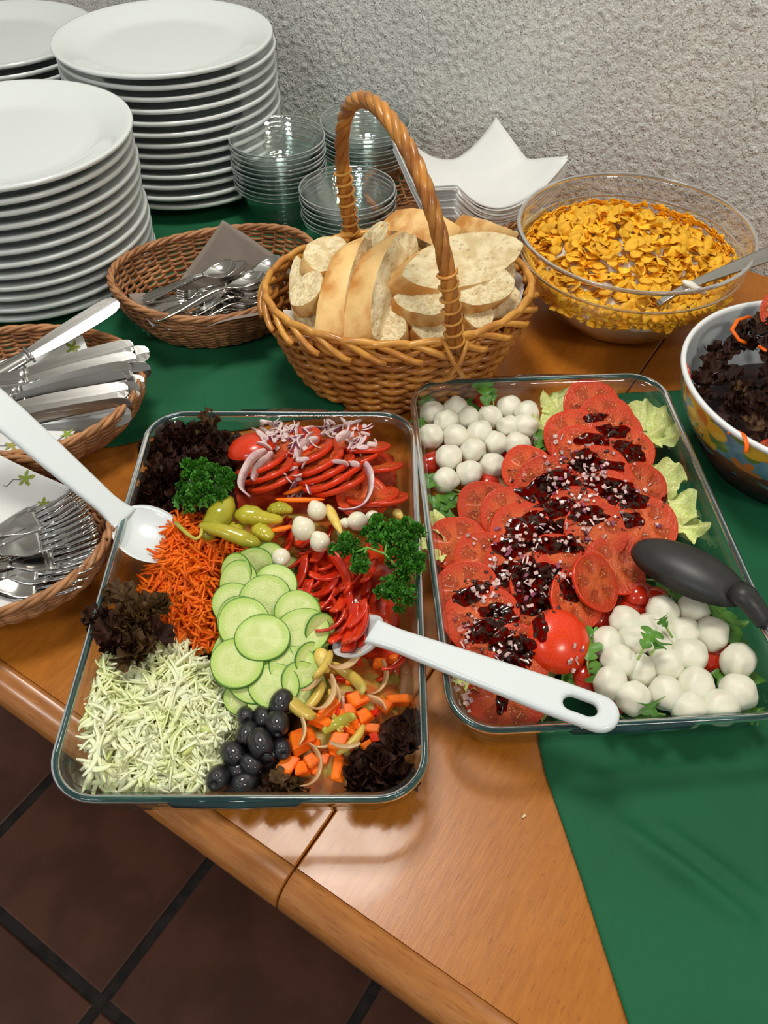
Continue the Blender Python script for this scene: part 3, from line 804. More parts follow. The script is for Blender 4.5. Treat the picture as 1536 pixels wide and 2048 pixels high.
# mozzarella
def moz(seed):
    q = random.Random(seed); o_ = Vector([q.uniform(0, 30) for _ in range(3)])
    bm = bmesh.new(); bmesh.ops.create_icosphere(bm, subdivisions=4, radius=1)
    ax = Vector((q.uniform(-1, 1), q.uniform(-1, 1), q.uniform(.2, 1))).normalized()
    for v in bm.verts:
        d = v.co.normalized(); k = 1 + .13 * noise.noise(d * 1.5 + o_) + .015 * noise.noise(d * 4 + o_)
        k += .10 * max(0, d.dot(ax) - .75) * 2 - .12 * exp(-((d.dot(-ax) - 1) / .05) ** 2)
        v.co = d * k
    for f in bm.faces: f.smooth = True
    me = bpy.data.meshes.new('mozzarella'); bm.to_mesh(me); bm.free(); me.materials.append(MOZ); return me
MZ = [moz(i) for i in range(5)]
MA = [(864, 826), (910, 818), (893, 843), (936, 837), (980, 834), (1019, 815), (1053, 826), (862, 873), (913, 874), (960, 866), (1018, 855), (1050, 852), (990, 887), (1035, 890), (898, 916), (946, 902), (939, 946), (983, 932), (891, 960)]
MBL = [(1325, 1226), (1385, 1221), (1250, 1246), (1423, 1269), (1366, 1267), (1266, 1280), (1214, 1288), (1298, 1257), (1320, 1288), (1380, 1312), (1238, 1322), (1476, 1322), (1278, 1341), (1334, 1329), (1222, 1365), (1392, 1372), (1476, 1384), (1265, 1396), (1332, 1387), (1377, 1420), (1440, 1415)]
for pts, zb, rz, sizes, hn in ((MA, .036, .0133, [5, 4, 4, 2, 4], 'back'), (MBL, .036, .0142, [5, 6, 4, 4, 2], 'front')):
    lb = rowlabels(pts, sizes)
    for i, (px, py) in enumerate(pts):
        mw = L(P(px, py, zb + R.uniform(-.003, .004))) @ rot(R.uniform(0, 360), R.uniform(0, 50), R.uniform(0, 360)) @ S(rz * R.uniform(.94, 1.04), rz * R.uniform(.94, 1.04), rz * .93)
        PR.add(thing('mozzarella_ball', [(None, MZ[i % 5])], 'white mozzarella ball, ' + lb[i] + ' of the ' + hn + ' heap', 'mozzarella', mw, 'mozzarella balls in the %s heap' % hn))

# rocket
def rocket(pts, lab, wd=.008, stem=.0009):
    pts = [P(*p_) if len(p_) == 3 else Vector(p_) for p_ in pts]
    t = empty('rocket_leaf', lab, 'rocket', L(pts[0]), 'rocket leaves in the tomato dish'); c0 = pts[0]
    pts = [p_ - c0 for p_ in pts]
    # resample
    def at(s): 
        k = s * (len(pts) - 1); i = min(int(k), len(pts) - 2); f = k - i
        a = pts[max(0, i - 1)]; b = pts[i]; c = pts[i + 1]; d = pts[min(len(pts) - 1, i + 2)]
        return .5 * ((2 * b) + (c - a) * f + (2 * a - 5 * b + 4 * c - d) * f * f + (3 * b - a - 3 * c + d) * f ** 3)
    link('stem', MB().tube([at(i / 12 * .93) for i in range(13)], [stem * (1.3 - .7 * i / 12) for i in range(13)], 5).mesh('stem', ROCKS), t)
    ph = R.uniform(0, 6)
    def fn(u, v):
        s = .36 + .64 * v; c = at(s); tt = (at(min(1, s + .02)) - at(s - .02)).normalized(); sd = tt.cross(Vector((0, 0, 1)))
        sd = sd.normalized() if sd.length > .01 else Vector((1, 0, 0)); x = 2 * u - 1
        lobe = .30 + .70 * abs(sin(v * pi * 3.2)) ** .8
        if v > .70: lobe = max(lobe, 1.25)
        k = wd * lobe * (1 - max(0, v - .82) * 4.4) * (.35 + .65 * min(1, v * 3))
        k = max(k, .0004)
        return c + sd * (x * k) + tt * (abs(x) * k * .25) + Vector((0, 0, .0012 + .35 * abs(x) * k * sin(v * 9 + ph)))
    link('blade', MB().grid(4, 26, fn).mesh('blade', ROCK), t)
    return t
RK = [([(978, 850, .03), (972, 800, .05), (965, 765, .058)], 'standing up behind the back mozzarella heap'), ([(990, 835, .03), (985, 795, .048), (975, 770, .05)], 'leaning on the back mozzarella heap'),
      ([(1010, 860, .03), (945, 812, .036), (930, 800, .035)], 'lying flat at the back edge'), ([(850, 830, .03), (856, 815, .035), (850, 792, .04)], 'in the far left corner'),
      ([(862, 880, .03), (845, 860, .034), (838, 838, .036)], 'along the left wall at the back'), ([(1060, 930, .03), (1078, 890, .034), (1080, 860, .034)], 'between mozzarella and tomatoes'),
      ([(1045, 930, .028), (1070, 905, .030), (1100, 880, .03)], 'under the tomatoes by the mozzarella'), ([(925, 985, .03), (895, 975, .036), (862, 968, .040), (858, 950, .042)], 'over the lowest ball of back heap'),
      ([(940, 985, .028), (900, 992, .032), (862, 1008, .034)], 'stretching left below back mozzarella'), ([(950, 992, .028), (905, 1000, .03), (885, 1030, .03)], 'with toothed tip below back mozzarella'),
      ([(930, 1000, .026), (900, 1010, .03), (868, 1020, .032)], 'against left wall above the tomatoes'),
      ([(1290, 1180, .032), (1340, 1175, .036), (1400, 1200, .038)], 'under the black spoon'), ([(1280, 1160, .034), (1320, 1165, .036), (1370, 1215, .036)], 'at the tip of the black spoon'), ([(1300, 1195, .03), (1380, 1205, .034), (1450, 1240, .034)], 'right of the black spoon bowl'),
      ([(1320, 1165, .032), (1400, 1190, .036), (1470, 1290, .034)], 'running down the right side'), ([(1440, 1215, .03), (1480, 1290, .03), (1505, 1370, .03)], 'along the right wall'), ([(1380, 1200, .03), (1440, 1220, .034), (1480, 1260, .034)], 'near the right wall below spoon'),
      ([(1200, 1290, .035), (1190, 1268, .042), (1160, 1262, .044)], 'curling beside the front tomatoes'), ([(1180, 1350, .034), (1175, 1325, .042), (1180, 1300, .044), (1170, 1290, .044)], 'wide bladed beside the domed tomato'), ([(1150, 1300, .03), (1190, 1330, .042), (1195, 1365, .04)], 'drooping beside the domed tomato'),
      ([(1165, 1370, .028), (1145, 1350, .03), (1125, 1345, .03)], 'poking from under white spoon'), ([(1190, 1370, .026), (1160, 1378, .028), (1125, 1365, .028)], 'between white spoon and front heap'),
      ([(1275, 1320, .058), (1290, 1290, .064), (1306, 1262, .066)], 'standing on the front mozzarella heap'), ([(1300, 1310, .058), (1312, 1295, .062), (1318, 1285, .062)], 'small one on front mozzarella heap'),
      ([(1330, 1430, .036), (1310, 1425, .044), (1300, 1408, .046)], 'lobed at front of the mozzarella heap'), ([(1345, 1440, .03), (1320, 1438, .034), (1270, 1440, .034)], 'lying along the front wall'), ([(1400, 1345, .028), (1430, 1350, .03), (1455, 1365, .03)], 'between the right mozzarella balls'),
      ([(1500, 1380, .026), (1490, 1415, .03), (1478, 1430, .032)], 'in the front right corner'), ([(1490, 1400, .028), (1510, 1420, .03), (1525, 1432, .03)], 'stalk at front right corner'), ([(1250, 1440, .026), (1230, 1425, .03), (1210, 1435, .03)], 'next to the white spoon end')]
for k, (pts, wh) in enumerate(RK):
    t = rocket(pts, 'green rocket leaf ' + wh, .0075 if k % 3 else .0095)
t = rocket([(1345, 1275, .050), (1330, 1250, .058), (1322, 1238, .06)], 'yellow-green rocket blade on top of the front mozzarella', .006)

# balsamic glaze: pools that follow the slices and beads, one continuous sauce
q = random.Random(3); mb = MB()
def pool(px, py, rx, ry, th_=.0011):
    ph = [q.uniform(0, 6) for _ in range(3)]; rows = []; NR = 7; NA = 36
    for i in range(NR + 1):
        row = []
        for k in range(NA):
            a = 2 * pi * k / NA; f = i / NR; o_ = f * (1 + .16 * sin(2 * a + ph[0]) + .10 * sin(5 * a + ph[1]) + .05 * sin(9 * a + ph[2]))
            hp_, nn = PR.hit(px + rx * o_ * cos(a), py + ry * o_ * sin(a), 0)
            row.append(hp_ + Vector((0, -.0002, .0003 + th_ * (1 - f ** 3))))
        rows.append(row)
    # reject spikes: clamp each ring point near the previous ring
    for i in range(1, NR + 1):
        for k in range(NA):
            if (rows[i][k] - rows[i - 1][k]).length > .007:
                rows[i][k] = rows[i - 1][k] + (rows[i][k] - rows[i - 1][k]).normalized() * .001
    mb.loops(rows, cap0=True)
POOLS = [(1225, 862, 26, 15), (1190, 835, 22, 8), (1255, 905, 30, 20), (1200, 880, 40, 14), (1150, 915, 42, 22), (1195, 935, 44, 18), (1130, 955, 55, 26), (1090, 985, 45, 30), (1110, 1015, 36, 20), (1180, 975, 50, 20), (1240, 985, 35, 18), (1270, 1000, 28, 14),
          (1175, 1030, 40, 15), (1255, 1040, 26, 16), (1060, 1060, 52, 28), (1120, 1060, 40, 20), (1030, 1090, 40, 20), (1100, 1090, 50, 14), (1150, 1085, 36, 16), (1040, 1130, 34, 34), (1070, 1160, 40, 26), (1010, 1150, 30, 20), (930, 1190, 30, 16),
          (960, 1170, 24, 14), (1110, 1150, 24, 20), (1065, 1205, 34, 24), (1100, 1215, 30, 14), (1140, 1180, 18, 20), (960, 1260, 34, 26), (1010, 1235, 26, 18), (985, 1275, 34, 20), (1080, 1255, 16, 22), (1030, 1310, 36, 24), (1000, 1340, 30, 22), (1005, 1400, 12, 24), (1332, 1000, 9, 9), (1040, 1290, 24, 20), (990, 1220, 30, 12)]
for a in POOLS: pool(a[0], a[1], a[2] * 1.15, a[3] * 1.18)
bead = bmesh.new(); bmesh.ops.create_icosphere(bead, subdivisions=1, radius=1); bv = [v.co.copy() for v in bead.verts]; bf = [[v.index for v in f.verts] for f in bead.faces]; bead.free()
for k in range(560):
    pc = POOLS[q.randrange(len(POOLS))]; px, py = q.gauss(pc[0], pc[2] * .62), q.gauss(pc[1], pc[3] * .75)
    hp_, nn = PR.hit(px, py)
    if hp_.z < T + .02 or hp_.z > T + .09 or px > 1330 or (px < 1010 and py < 980) or (px > 1070 and py > 1235): continue
    s_ = q.uniform(.0007, .0018)
    mb.add(bv, bf, 1, norm_align(hp_, nn, q.uniform(0, 6)) @ S(s_ * q.uniform(1, 1.9), s_, s_ * .55))
o = link('balsamic_glaze', mb.mesh('balsamic_glaze', [GLAZE, BEAD])); tag(o, 'dark glossy balsamic glaze running over the tomato slices', 'sauce', kind='stuff')
PR.add(o)

# diced red onion
OND = mat('diced_onion', (.70, .50, .46), (.46, .24, .24), 1.2, .2, sss=0, rand=.3, spec=.6)
OD = [chunk(1, .8, .45, OND, 1), chunk(1.3, .55, .4, OND, 2), chunk(.9, .9, .35, OND, 3), chunk(1.2, .7, .4, ONP, 4), chunk(1.7, .35, .35, OND, 5), chunk(.8, .8, .5, ONB, 6)]
def dice(cl, pile, lab, grp, sz=(.0022, .0048), seed=1, dz=.0012, kinds=(0, 1, 2, 3, 4, 0, 2)):
    q = random.Random(seed)
    for cx, cy, sx, sy, k in cl:
        for _ in range(k):
            px, py = q.gauss(cx, sx), q.gauss(cy, sy)
            hp_, nn = pile.hit(px, py)
            if hp_.z > T + .10 or hp_.z < T + .008: continue
            s_ = q.uniform(*sz)
            mw = norm_align(hp_ + nn * dz, nn, q.uniform(0, 6)) @ rot(q.uniform(0, 360), q.uniform(0, 28)) @ S(s_)
            o = link('onion_dice', OD[kinds[q.randrange(len(kinds))]]); o.matrix_world = mw; tag(o, lab, 'onion', grp)
dice([(1135, 915, 26, 12, 22), (1185, 945, 30, 16, 34), (1230, 985, 36, 12, 22), (1130, 880, 20, 6, 6), (1110, 960, 30, 20, 16)], PR, 'bit of diced red onion scattered over the back tomato slices', 'diced onion on the back tomatoes', seed=1)
dice([(1040, 1080, 26, 20, 40), (1120, 1060, 34, 20, 24), (1200, 1035, 30, 14, 20), (1150, 1000, 30, 12, 14), (950, 1085, 12, 8, 4), (1290, 1060, 18, 14, 6)], PR, 'bit of diced red onion on the glazed middle tomato slices', 'diced onion on the middle tomatoes', seed=2)
dice([(1020, 1130, 28, 16, 22), (960, 1180, 22, 14, 14), (1060, 1180, 30, 24, 22), (1125, 1160, 16, 14, 10)], PR, 'bit of diced red onion between the left and centre tomatoes', 'diced onion left of centre', seed=3)
dice([(935, 1265, 18, 20, 14), (1010, 1310, 24, 18, 20), (925, 1390, 14, 16, 16), (1150, 1310, 10, 14, 8), (955, 1340, 20, 10, 6)], PR, 'bit of diced red onion on the front left tomatoes', 'diced onion on the front tomatoes', seed=4)
# ------------------------------------------------------------ LEFT DISH
PLt = Pile()
def clampL(v, extra=.001):
    l = DLi @ Vector(v); z = max(l.z, .0085); ins = .0215 - .0115 * min(1, z / .049) + extra
    if z < .056:
        l.x = max(-HX + ins, min(HX - ins, l.x)); l.y = max(-HY + ins, min(HY - ins, l.y)); l.z = z
    return DL @ l
DLi = DL.inverted()
def heap(name, poly, z0, z1, m, label, cat, seed=0, bumpy=.004, kind=None):
    """low rounded heap over a pixel polygon (reading order round the edge), z0 at its edge to z1 at its middle"""
    pts = [P(x, y, z0) for x, y in poly]; c = sum(pts, Vector()) / len(pts); NR = 9; NA = 64; rows = []
    ring = []
    per = len(pts)
    for k in range(NA):
        s = k / NA * per; i = int(s); f = s - i
        a, b, c2, d = pts[i - 1], pts[i], pts[(i + 1) % per], pts[(i + 2) % per]
        ring.append(.5 * ((2 * b) + (c2 - a) * f + (2 * a - 5 * b + 4 * c2 - d) * f * f + (3 * b - a - 3 * c2 + d) * f ** 3))
    for i in range(NR + 1):
        g_ = max(i / NR, .02)
        rows.append([Vector((c.x + (p.x - c.x) * g_, c.y + (p.y - c.y) * g_, T + z0 + (z1 - z0) * (1 - g_ ** 2.2) + bumpy * noise.noise(Vector((p.x * g_ * 60, p.y * g_ * 60, seed))))) for p in ring])
    rows.append([Vector((p.x, p.y, T + .0095)) for p in ring])
    rows = [[clampL(v, .002) for v in r_] for r_ in rows]
    o = link(name, MB().loops(rows, cap0=True, cap1=True).mesh(name, m))
    if label: tag(o, label, cat, kind=kind)
    PLt.add(o); return o

def strands(name, poly, cnt, m, lng, wd, th, label, cat, seed, zoff=(0, .006), arc=(0, 70), mats2=None, frac2=0, up=14, curl=0):
    """loose shreds laid over the heap; one object, nobody could count them"""
    q = random.Random(seed); mb = MB()
    xs = [p[0] for p in poly]; ys = [p[1] for p in poly]
    def inside(x, y):
        r_ = False; j = len(poly) - 1
        for i in range(len(poly)):
            if (poly[i][1] > y) != (poly[j][1] > y) and x < (poly[j][0] - poly[i][0]) * (y - poly[i][1]) / (poly[j][1] - poly[i][1]) + poly[i][0]: r_ = not r_
            j = i
        return r_
    k = 0
    while k < cnt:
        px, py = q.uniform(min(xs), max(xs)), q.uniform(min(ys), max(ys))
        if not inside(px, py): continue
        k += 1
        hp_, nn = PLt.hit(px, py)
        Lg = q.uniform(*lng); w_ = q.uniform(*wd); t_ = q.uniform(*th); ar = radians(q.uniform(*arc)) * q.choice((-1, 1)) + 1e-3
        M = norm_align(hp_ + nn * q.uniform(*zoff), (nn + Vector((0, 0, 1))).normalized(), q.uniform(0, 2 * pi)) @ Matrix.Rotation(radians(q.uniform(-up, up)), 4, 'Y') @ Matrix.Rotation(q.uniform(-1.2, 1.2), 4, 'X')
        rows = []; sg = 6; rd = Lg / ar; cz = q.uniform(-curl, curl)
        for i in range(sg + 1):
            s = i / sg - .5; a = s * ar; kk = 1 - .6 * (2 * abs(s)) ** 3
            c = Vector((rd * sin(a), rd * (1 - cos(a)), cz * Lg * (s * s))); nx = Vector((-sin(a), cos(a), 0))
            rows.append([c + nx * (w_ / 2 * kk * x) + Vector((0, 0, t_ / 2 * y)) for x, y in ((-1, -1), (1, -1), (1, 1), (-1, 1))])
        mb.loops(rows, cap0=True, cap1=True, mi=1 if q.random() < frac2 else 0, M=M)
    mb.v = [tuple(clampL(v)) for v in mb.v]
    o = link(name, mb.mesh(name, [m, mats2 or m])); tag(o, label, cat, kind='stuff'); return o

# beds hidden under the visible pieces
BEDR = mat('tomato_bed', (.42, .03, .010), (.60, .07, .02), 90, .25, .5, 200, .001)
BEDM = mat('mixed_bed', (.50, .12, .02), (.42, .34, .06), 70, .3, .5, 200, .001)
BEDC = mat('cucumber_bed', (.16, .30, .05), (.40, .52, .15), 60, .3)
BEDD = mat('lettuce_bed', (.02, .006, .007), (.05, .014, .012), 90, .5, .6, 200, .001)
heap('chopped_lettuce', [(290, 880), (440, 850), (480, 930), (470, 1020), (380, 1050), (270, 1030)], .018, .034, BEDD, 'dark chopped lettuce under the back left lettuce leaves', 'lettuce', 1, kind='stuff')
heap('tomato_pieces', [(470, 870), (720, 865), (790, 920), (790, 1020), (640, 1040), (470, 1010)], .018, .034, BEDR, 'juicy tomato pieces under the tomato slices with onion rings', 'tomato', 2, kind='stuff')
heap('pickled_vegetables', [(470, 1020), (640, 1030), (810, 1020), (820, 1110), (700, 1120), (560, 1110), (480, 1090)], .018, .030, BEDM, 'pickled vegetables under pearl onions and peppers', 'pickles', 3, kind='stuff')
heap('pepper_pieces', [(590, 1100), (700, 1080), (830, 1090), (830, 1260), (800, 1360), (700, 1300), (650, 1260)], .016, .034, PEPR, 'wet red pepper pieces under the pepper strips', 'pepper', 4, kind='stuff')
heap('cucumber_pieces', [(450, 1110), (560, 1090), (640, 1180), (655, 1300), (620, 1380), (540, 1410), (440, 1340), (425, 1200)], .018, .034, BEDC, 'cucumber pieces under the layered cucumber slices', 'cucumber', 5, kind='stuff')
CPOLY = [(365, 1020), (440, 1060), (485, 1110), (440, 1150), (425, 1200), (425, 1300), (360, 1260), (310, 1225), (290, 1172), (335, 1125), (352, 1065)]
ch = heap('carrot_core', CPOLY, .018, .046, CARR, 'grated carrot heap core', 'carrot', 6)
KPOLY = [(200, 1310), (290, 1290), (360, 1290), (430, 1345), (478, 1420), (465, 1480), (430, 1530), (415, 1585), (300, 1590), (215, 1585), (195, 1540), (200, 1470), (165, 1430), (180, 1370)]
kh = heap('cabbage_core', KPOLY, .014, .038, CABB, 'shredded cabbage heap core', 'cabbage', 7)
heap('mixed_salad', [(620, 1320), (720, 1300), (820, 1360), (820, 1440), (760, 1500), (690, 1580), (570, 1580), (560, 1500), (600, 1420)], .014, .034, BEDM, 'wet mixed carrot and onion salad under the larger chunks', 'salad', 8, kind='stuff')
heap('chopped_lettuce', [(690, 1500), (800, 1430), (835, 1500), (820, 1575), (700, 1585)], .014, .036, BEDD, 'dark chopped lettuce in the near right corner', 'lettuce', 9, kind='stuff')
heap('chopped_lettuce', [(440, 1500), (560, 1420), (600, 1500), (640, 1575), (450, 1585)], .012, .026, BEDD, 'dark chopped lettuce under the black olives', 'lettuce', 10, kind='stuff')

# ------------------------------------------------------------ serving spoons
WPL = mat('white_plastic', (.70, .755, .765), rough=.22, coat=.3)
STEEL = mat('steel', (.62, .61, .59), rough=.13, metal=1)
STEELB = mat('brushed_steel', (.36, .35, .33), (.44, .43, .41), 30, .26, .15, 400, .0004, metal=1, vs=(.2, 3, 3))
BLK = mat('black_nylon', (.022, .023, .022), (.028, .028, .027), 60, .42)
def spoon_bowl(Lb, Wb, dep, th, m, name='bowl', tip=.35):
    """oval dished bowl from x=0 (neck) to x=-Lb, rim at z=0"""
    nu, nv = 24, 14
    def f(sgn):
        def fn(u, v):
            x = 1 - cos(u * pi); x /= 2                     # 0..1 along
            wdt = sqrt(max(0, 1 - (2 * x - 1) ** 2)) ** .9
            y = (2 * v - 1); r2 = (2 * x - 1) ** 2 + (y * wdt) ** 2
            z = -dep * (1 - min(1, r2)) ** .6
            e = min(1, 6 * (1 - r2))
            return (-x * Lb, y * wdt * Wb / 2, z + sgn * th / 2 * max(0, e) ** .5)
        return fn
    mb = MB().grid(nu, nv, f(1))
    k = MB().grid(nu, nv, f(-1)); mb.add(k.v, [tuple(reversed(a)) for a in k.f])
    return mb.mesh(name, m, merge=1e-6)
def slab(outline, holes, th, bev, m, name, fn=None):
    cu = bpy.data.curves.new(name, 'CURVE'); cu.dimensions = '2D'; cu.fill_mode = 'BOTH'; cu.extrude = max(1e-5, th / 2 - bev); cu.bevel_depth = bev; cu.bevel_resolution = 2; cu.offset = -bev
    for pts in [outline] + holes:
        sp = cu.splines.new('POLY'); sp.points.add(len(pts) - 1); sp.use_cyclic_u = True
        for p_, q_ in zip(sp.points, pts): p_.co = (q_[0], q_[1], 0, 1)
    o = bpy.data.objects.new('tmp', cu); C.objects.link(o); bpy.context.view_layer.update()
    me = bpy.data.meshes.new_from_object(o.evaluated_get(bpy.context.evaluated_depsgraph_get())); bpy.data.objects.remove(o); bpy.data.curves.remove(cu)
    me.name = name; me.materials.clear(); me.materials.append(m)
    if fn:
        for v in me.vertices: v.co = fn(v.co)
    for p_ in me.polygons: p_.use_smooth = abs(p_.normal.z) < .98
    return me
def white_spoon(neck, end, bowl_dir, Lb, Wb, w0, w1, lab, hole=True, roll=0, bow=0):
    """neck and end in world; handle widens from w0 at the neck to w1 at the end"""
    Lh = (end - neck).length
    out = []; K = 30
    for i in range(K + 1):
        x = i / K * (Lh - w1 / 2); e = w0 + (w1 - w0) * min(1, (i / K) * 1.25) ** .8
        if i < 5: e += (Wb * .55 - w0) * (1 - i / 5) ** 2 * .9
        out.append((x, -e / 2))
    for i in range(1, 12):
        a = -pi / 2 + pi * i / 12; out.append((Lh - w1 / 2 + w1 / 2 * cos(a), w1 / 2 * sin(a)))
    out += [(x, -y) for x, y in reversed(out[:K + 1])]
    holes = []
    if hole:
        hx = Lh - w1 * .95; a_, b_ = w1 * .42, w1 * .21
        holes = [[(hx + (a_ - b_) * (1 if cos(a) > 0 else -1) * (1 if abs(cos(a)) > 1e-6 else 0) + b_ * cos(a), b_ * sin(a)) for a in [2 * pi * (k + .5) / 24 for k in range(24)]]]
    me = slab(out, holes, .0075, .0030, WPL, 'handle', lambda c: Vector((c.x, c.y, c.z + bow * sin(pi * c.x / Lh))))
    M = align(neck, end)
    t = empty('serving_spoon', lab, 'spoon', M)
    link('handle', me, t)
    b = link('bowl', spoon_bowl(Lb, Wb, .011, .0028, WPL), t)
    b.matrix_basis = L((.008, 0, .001)) @ Matrix.Rotation(radians(bowl_dir), 4, 'Y')
    return t
# left one: bowl on the carrots, handle over the left rim to the upper left
a, b = P(250, 1040, .058), P(-62, 765, .150)
sw1 = white_spoon(a, b, 20, .068, .055, .0175, .030, 'white plastic serving spoon resting on the grated carrots, handle over the fork basket', False)
a, b = P(742, 1262, .064), P(1238, 1442, .0740)
sw2 = white_spoon(a, b, -34, .050, .044, .0165, .0295, 'white plastic serving spoon with slotted handle end, lying across both dishes', True)
PLt.add(sw1, sw2)

# grated carrot, shredded cabbage
o1 = strands('grated_carrot', CPOLY, 640, CARR, (.015, .034), (.0018, .0034), (.0010, .0018), 'bright orange grated carrot heap in the left dish', 'carrot', 21, (0, .009), (0, 60), up=22)
o1b = strands('grated_carrot', [(350, 1050), (368, 1035), (385, 1070), (360, 1150), (318, 1165), (335, 1110)], 110, CARR, (.015, .030), (.0018, .0032), (.0010, .0018), 'grated carrot fallen over the bowl of the white spoon', 'carrot', 24, (0, .006), (0, 60), up=22)
PLt.add(o1b)
# the solid middle of a heap belongs to it as a part
def adopt(core, owner, name):
    for k_ in ('label', 'category'):
        if k_ in core: del core[k_]
    core.name = name; core.parent = owner
adopt(ch, o1, 'inner_mass')
o2 = strands('shredded_cabbage', KPOLY, 1000, CABB, (.016, .048), (.0018, .0055), (.0006, .0010), 'pale shredded white cabbage heap in the near left corner', 'cabbage', 22, (0, .008), (20, 150), CABG, .04, 12, .15)
adopt(kh, o2, 'inner_mass')
PLt.add(o1, o2)
o = strands('shredded_cabbage', [(150, 1415), (215, 1400), (230, 1450), (170, 1450)], 40, CABB, (.012, .025), (.0018, .004), (.0006, .001), 'small wisp of cabbage touching the left glass wall', 'cabbage', 23, (0, .004), (20, 110))

# red lettuce clumps and parsley
lettuce('red_lettuce', 'dark frilly red lettuce heaped in the back left corner', 'lettuce',
        [(330, 950, .044, .019, FR, 44), (310, 900, .044, .017, FR, 34), (345, 865, .046, .015, FR, 20), (400, 870, .050, .015, FR, 16), (370, 880, .046, .018, FR, 22), (420, 900, .044, .018, FR, 16), (300, 985, .040, .016, FR, 26), (395, 920, .048, .015, FR, 14), (360, 1000, .040, .016, FR, 10), (440, 930, .044, .016, FR, 10), (425, 850, .056, .018, FR2, 7), (440, 880, .048, .016, FR, 8)], seed=1)
lettuce('red_lettuce', 'brown and green frilly lettuce tuft hanging over the left rim', 'lettuce',
        [(260, 1235, .062, .016, FR2, 20), (205, 1235, .060, .013, FR, 18), (225, 1290, .058, .013, FR, 14), (320, 1210, .060, .012, FR2, 10), (290, 1210, .060, .017, FR2, 8), (235, 1190, .060, .016, FR2, 8), (270, 1290, .056, .018, FR2, 10), (300, 1270, .056, .015, FR, 7), (240, 1265, .058, .018, FR, 10)], seed=2)
lettuce('red_lettuce', 'blackish frilly lettuce tuft in the near right corner of the left dish', 'lettuce',
        [(760, 1530, .038, .016, FR, 26), (800, 1480, .040, .015, FR, 18), (720, 1550, .034, .014, FR, 14), (790, 1550, .034, .015, FR, 14), (815, 1450, .040, .012, FR, 8)], seed=3)
lettuce('red_lettuce', 'small brownish lettuce tuft between olives and carrot chunks', 'lettuce',
        [(560, 1560, .030, .011, FR2, 10), (540, 1575, .026, .011, FR, 8), (600, 1570, .026, .010, FR2, 6)], seed=4)
parsley('curly parsley sprig beside the pickled peppers and dark lettuce', [(410, 975, .062, 48, 46), (395, 945, .064, 30, 12), (380, 1000, .058, 26, 12), (445, 965, .062, 24, 10)],
        [[(420, 980, .058), (395, 960, .070), (372, 985, .068)], [(395, 960, .070), (400, 942, .070)]], 1)
parsley('larger curly parsley sprig hanging over the right rim of the left dish', [(800, 1080, .066, 45, 34), (690, 1095, .064, 24, 14), (720, 1130, .062, 22, 10), (770, 1060, .066, 36, 18), (815, 1130, .062, 32, 18), (790, 1185, .058, 34, 24), (750, 1075, .066, 26, 10)],
        [[(800, 1140, .066), (770, 1108, .073), (735, 1095, .072), (710, 1105, .070)], [(770, 1108, .073), (775, 1070, .074), (782, 1045, .074)], [(735, 1095, .072), (722, 1120, .068)]], 2)

# tomatoes of the left dish: slices fanned on edge
def dist_s(p, rp): return rp * (p - CAM).length / FPX
LT = [  # px, py, radius px, azimuth the face leans to, tilt, kind
    (505, 900, 50, 120, 22, 'e'), (522, 928, 54, 130, 34, 's'), (536, 944, 56, 130, 34, 's'), (548, 960, 56, 128, 34, 's'),
    (612, 905, 58, 130, 30, 's'), (600, 885, 46, 160, 24, 's'), (632, 925, 62, 130, 34, 's'), (648, 940, 64, 130, 36, 's'), (664, 954, 64, 128, 36, 's'), (680, 966, 62, 126, 36, 's'),
    (735, 895, 46, 100, 34, 's'), (718, 915, 44, 130, 30, 's'), (762, 935, 44, 100, 36, 's'), (725, 995, 54, -70, 12, 's'), (745, 992, 54, 100, 26, 's'), (768, 998, 50, 100, 34, 's'), (700, 875, 42, 150, 24, 's'), (570, 885, 44, 180, 20, 's')]
wh = ['leftmost, domed end piece', 'second from left', 'third from left', 'front of the left fan', 'back of the middle fan', 'lying behind the middle fan', 'second of the middle fan', 'centre of the middle fan', 'fourth of the middle fan', 'front of the middle fan',
      'back right by the glass', 'behind the right onion ring', 'right side at mid depth', 'flat under the right onion ring', 'behind the right onion ring base', 'rightmost near the parsley', 'back edge under diced onion', 'between the two fans at back']
for i, (px, py, rp, az, ti, kd) in enumerate(LT):
    p = P(px, py, (.050 - .0008 * (i % 4)) if kd == 's' else .048)
    mw = L(p) @ rot(az, ti, R.uniform(0, 360)) @ S(dist_s(p, rp) * 1.0)
    PLt.add(thing('tomato_slice' if kd == 's' else 'tomato_end', TS[i % 6] if kd == 's' else TE, 'tomato slice in the left dish, ' + wh[i], 'tomato', mw, 'tomato slices in the left dish'))

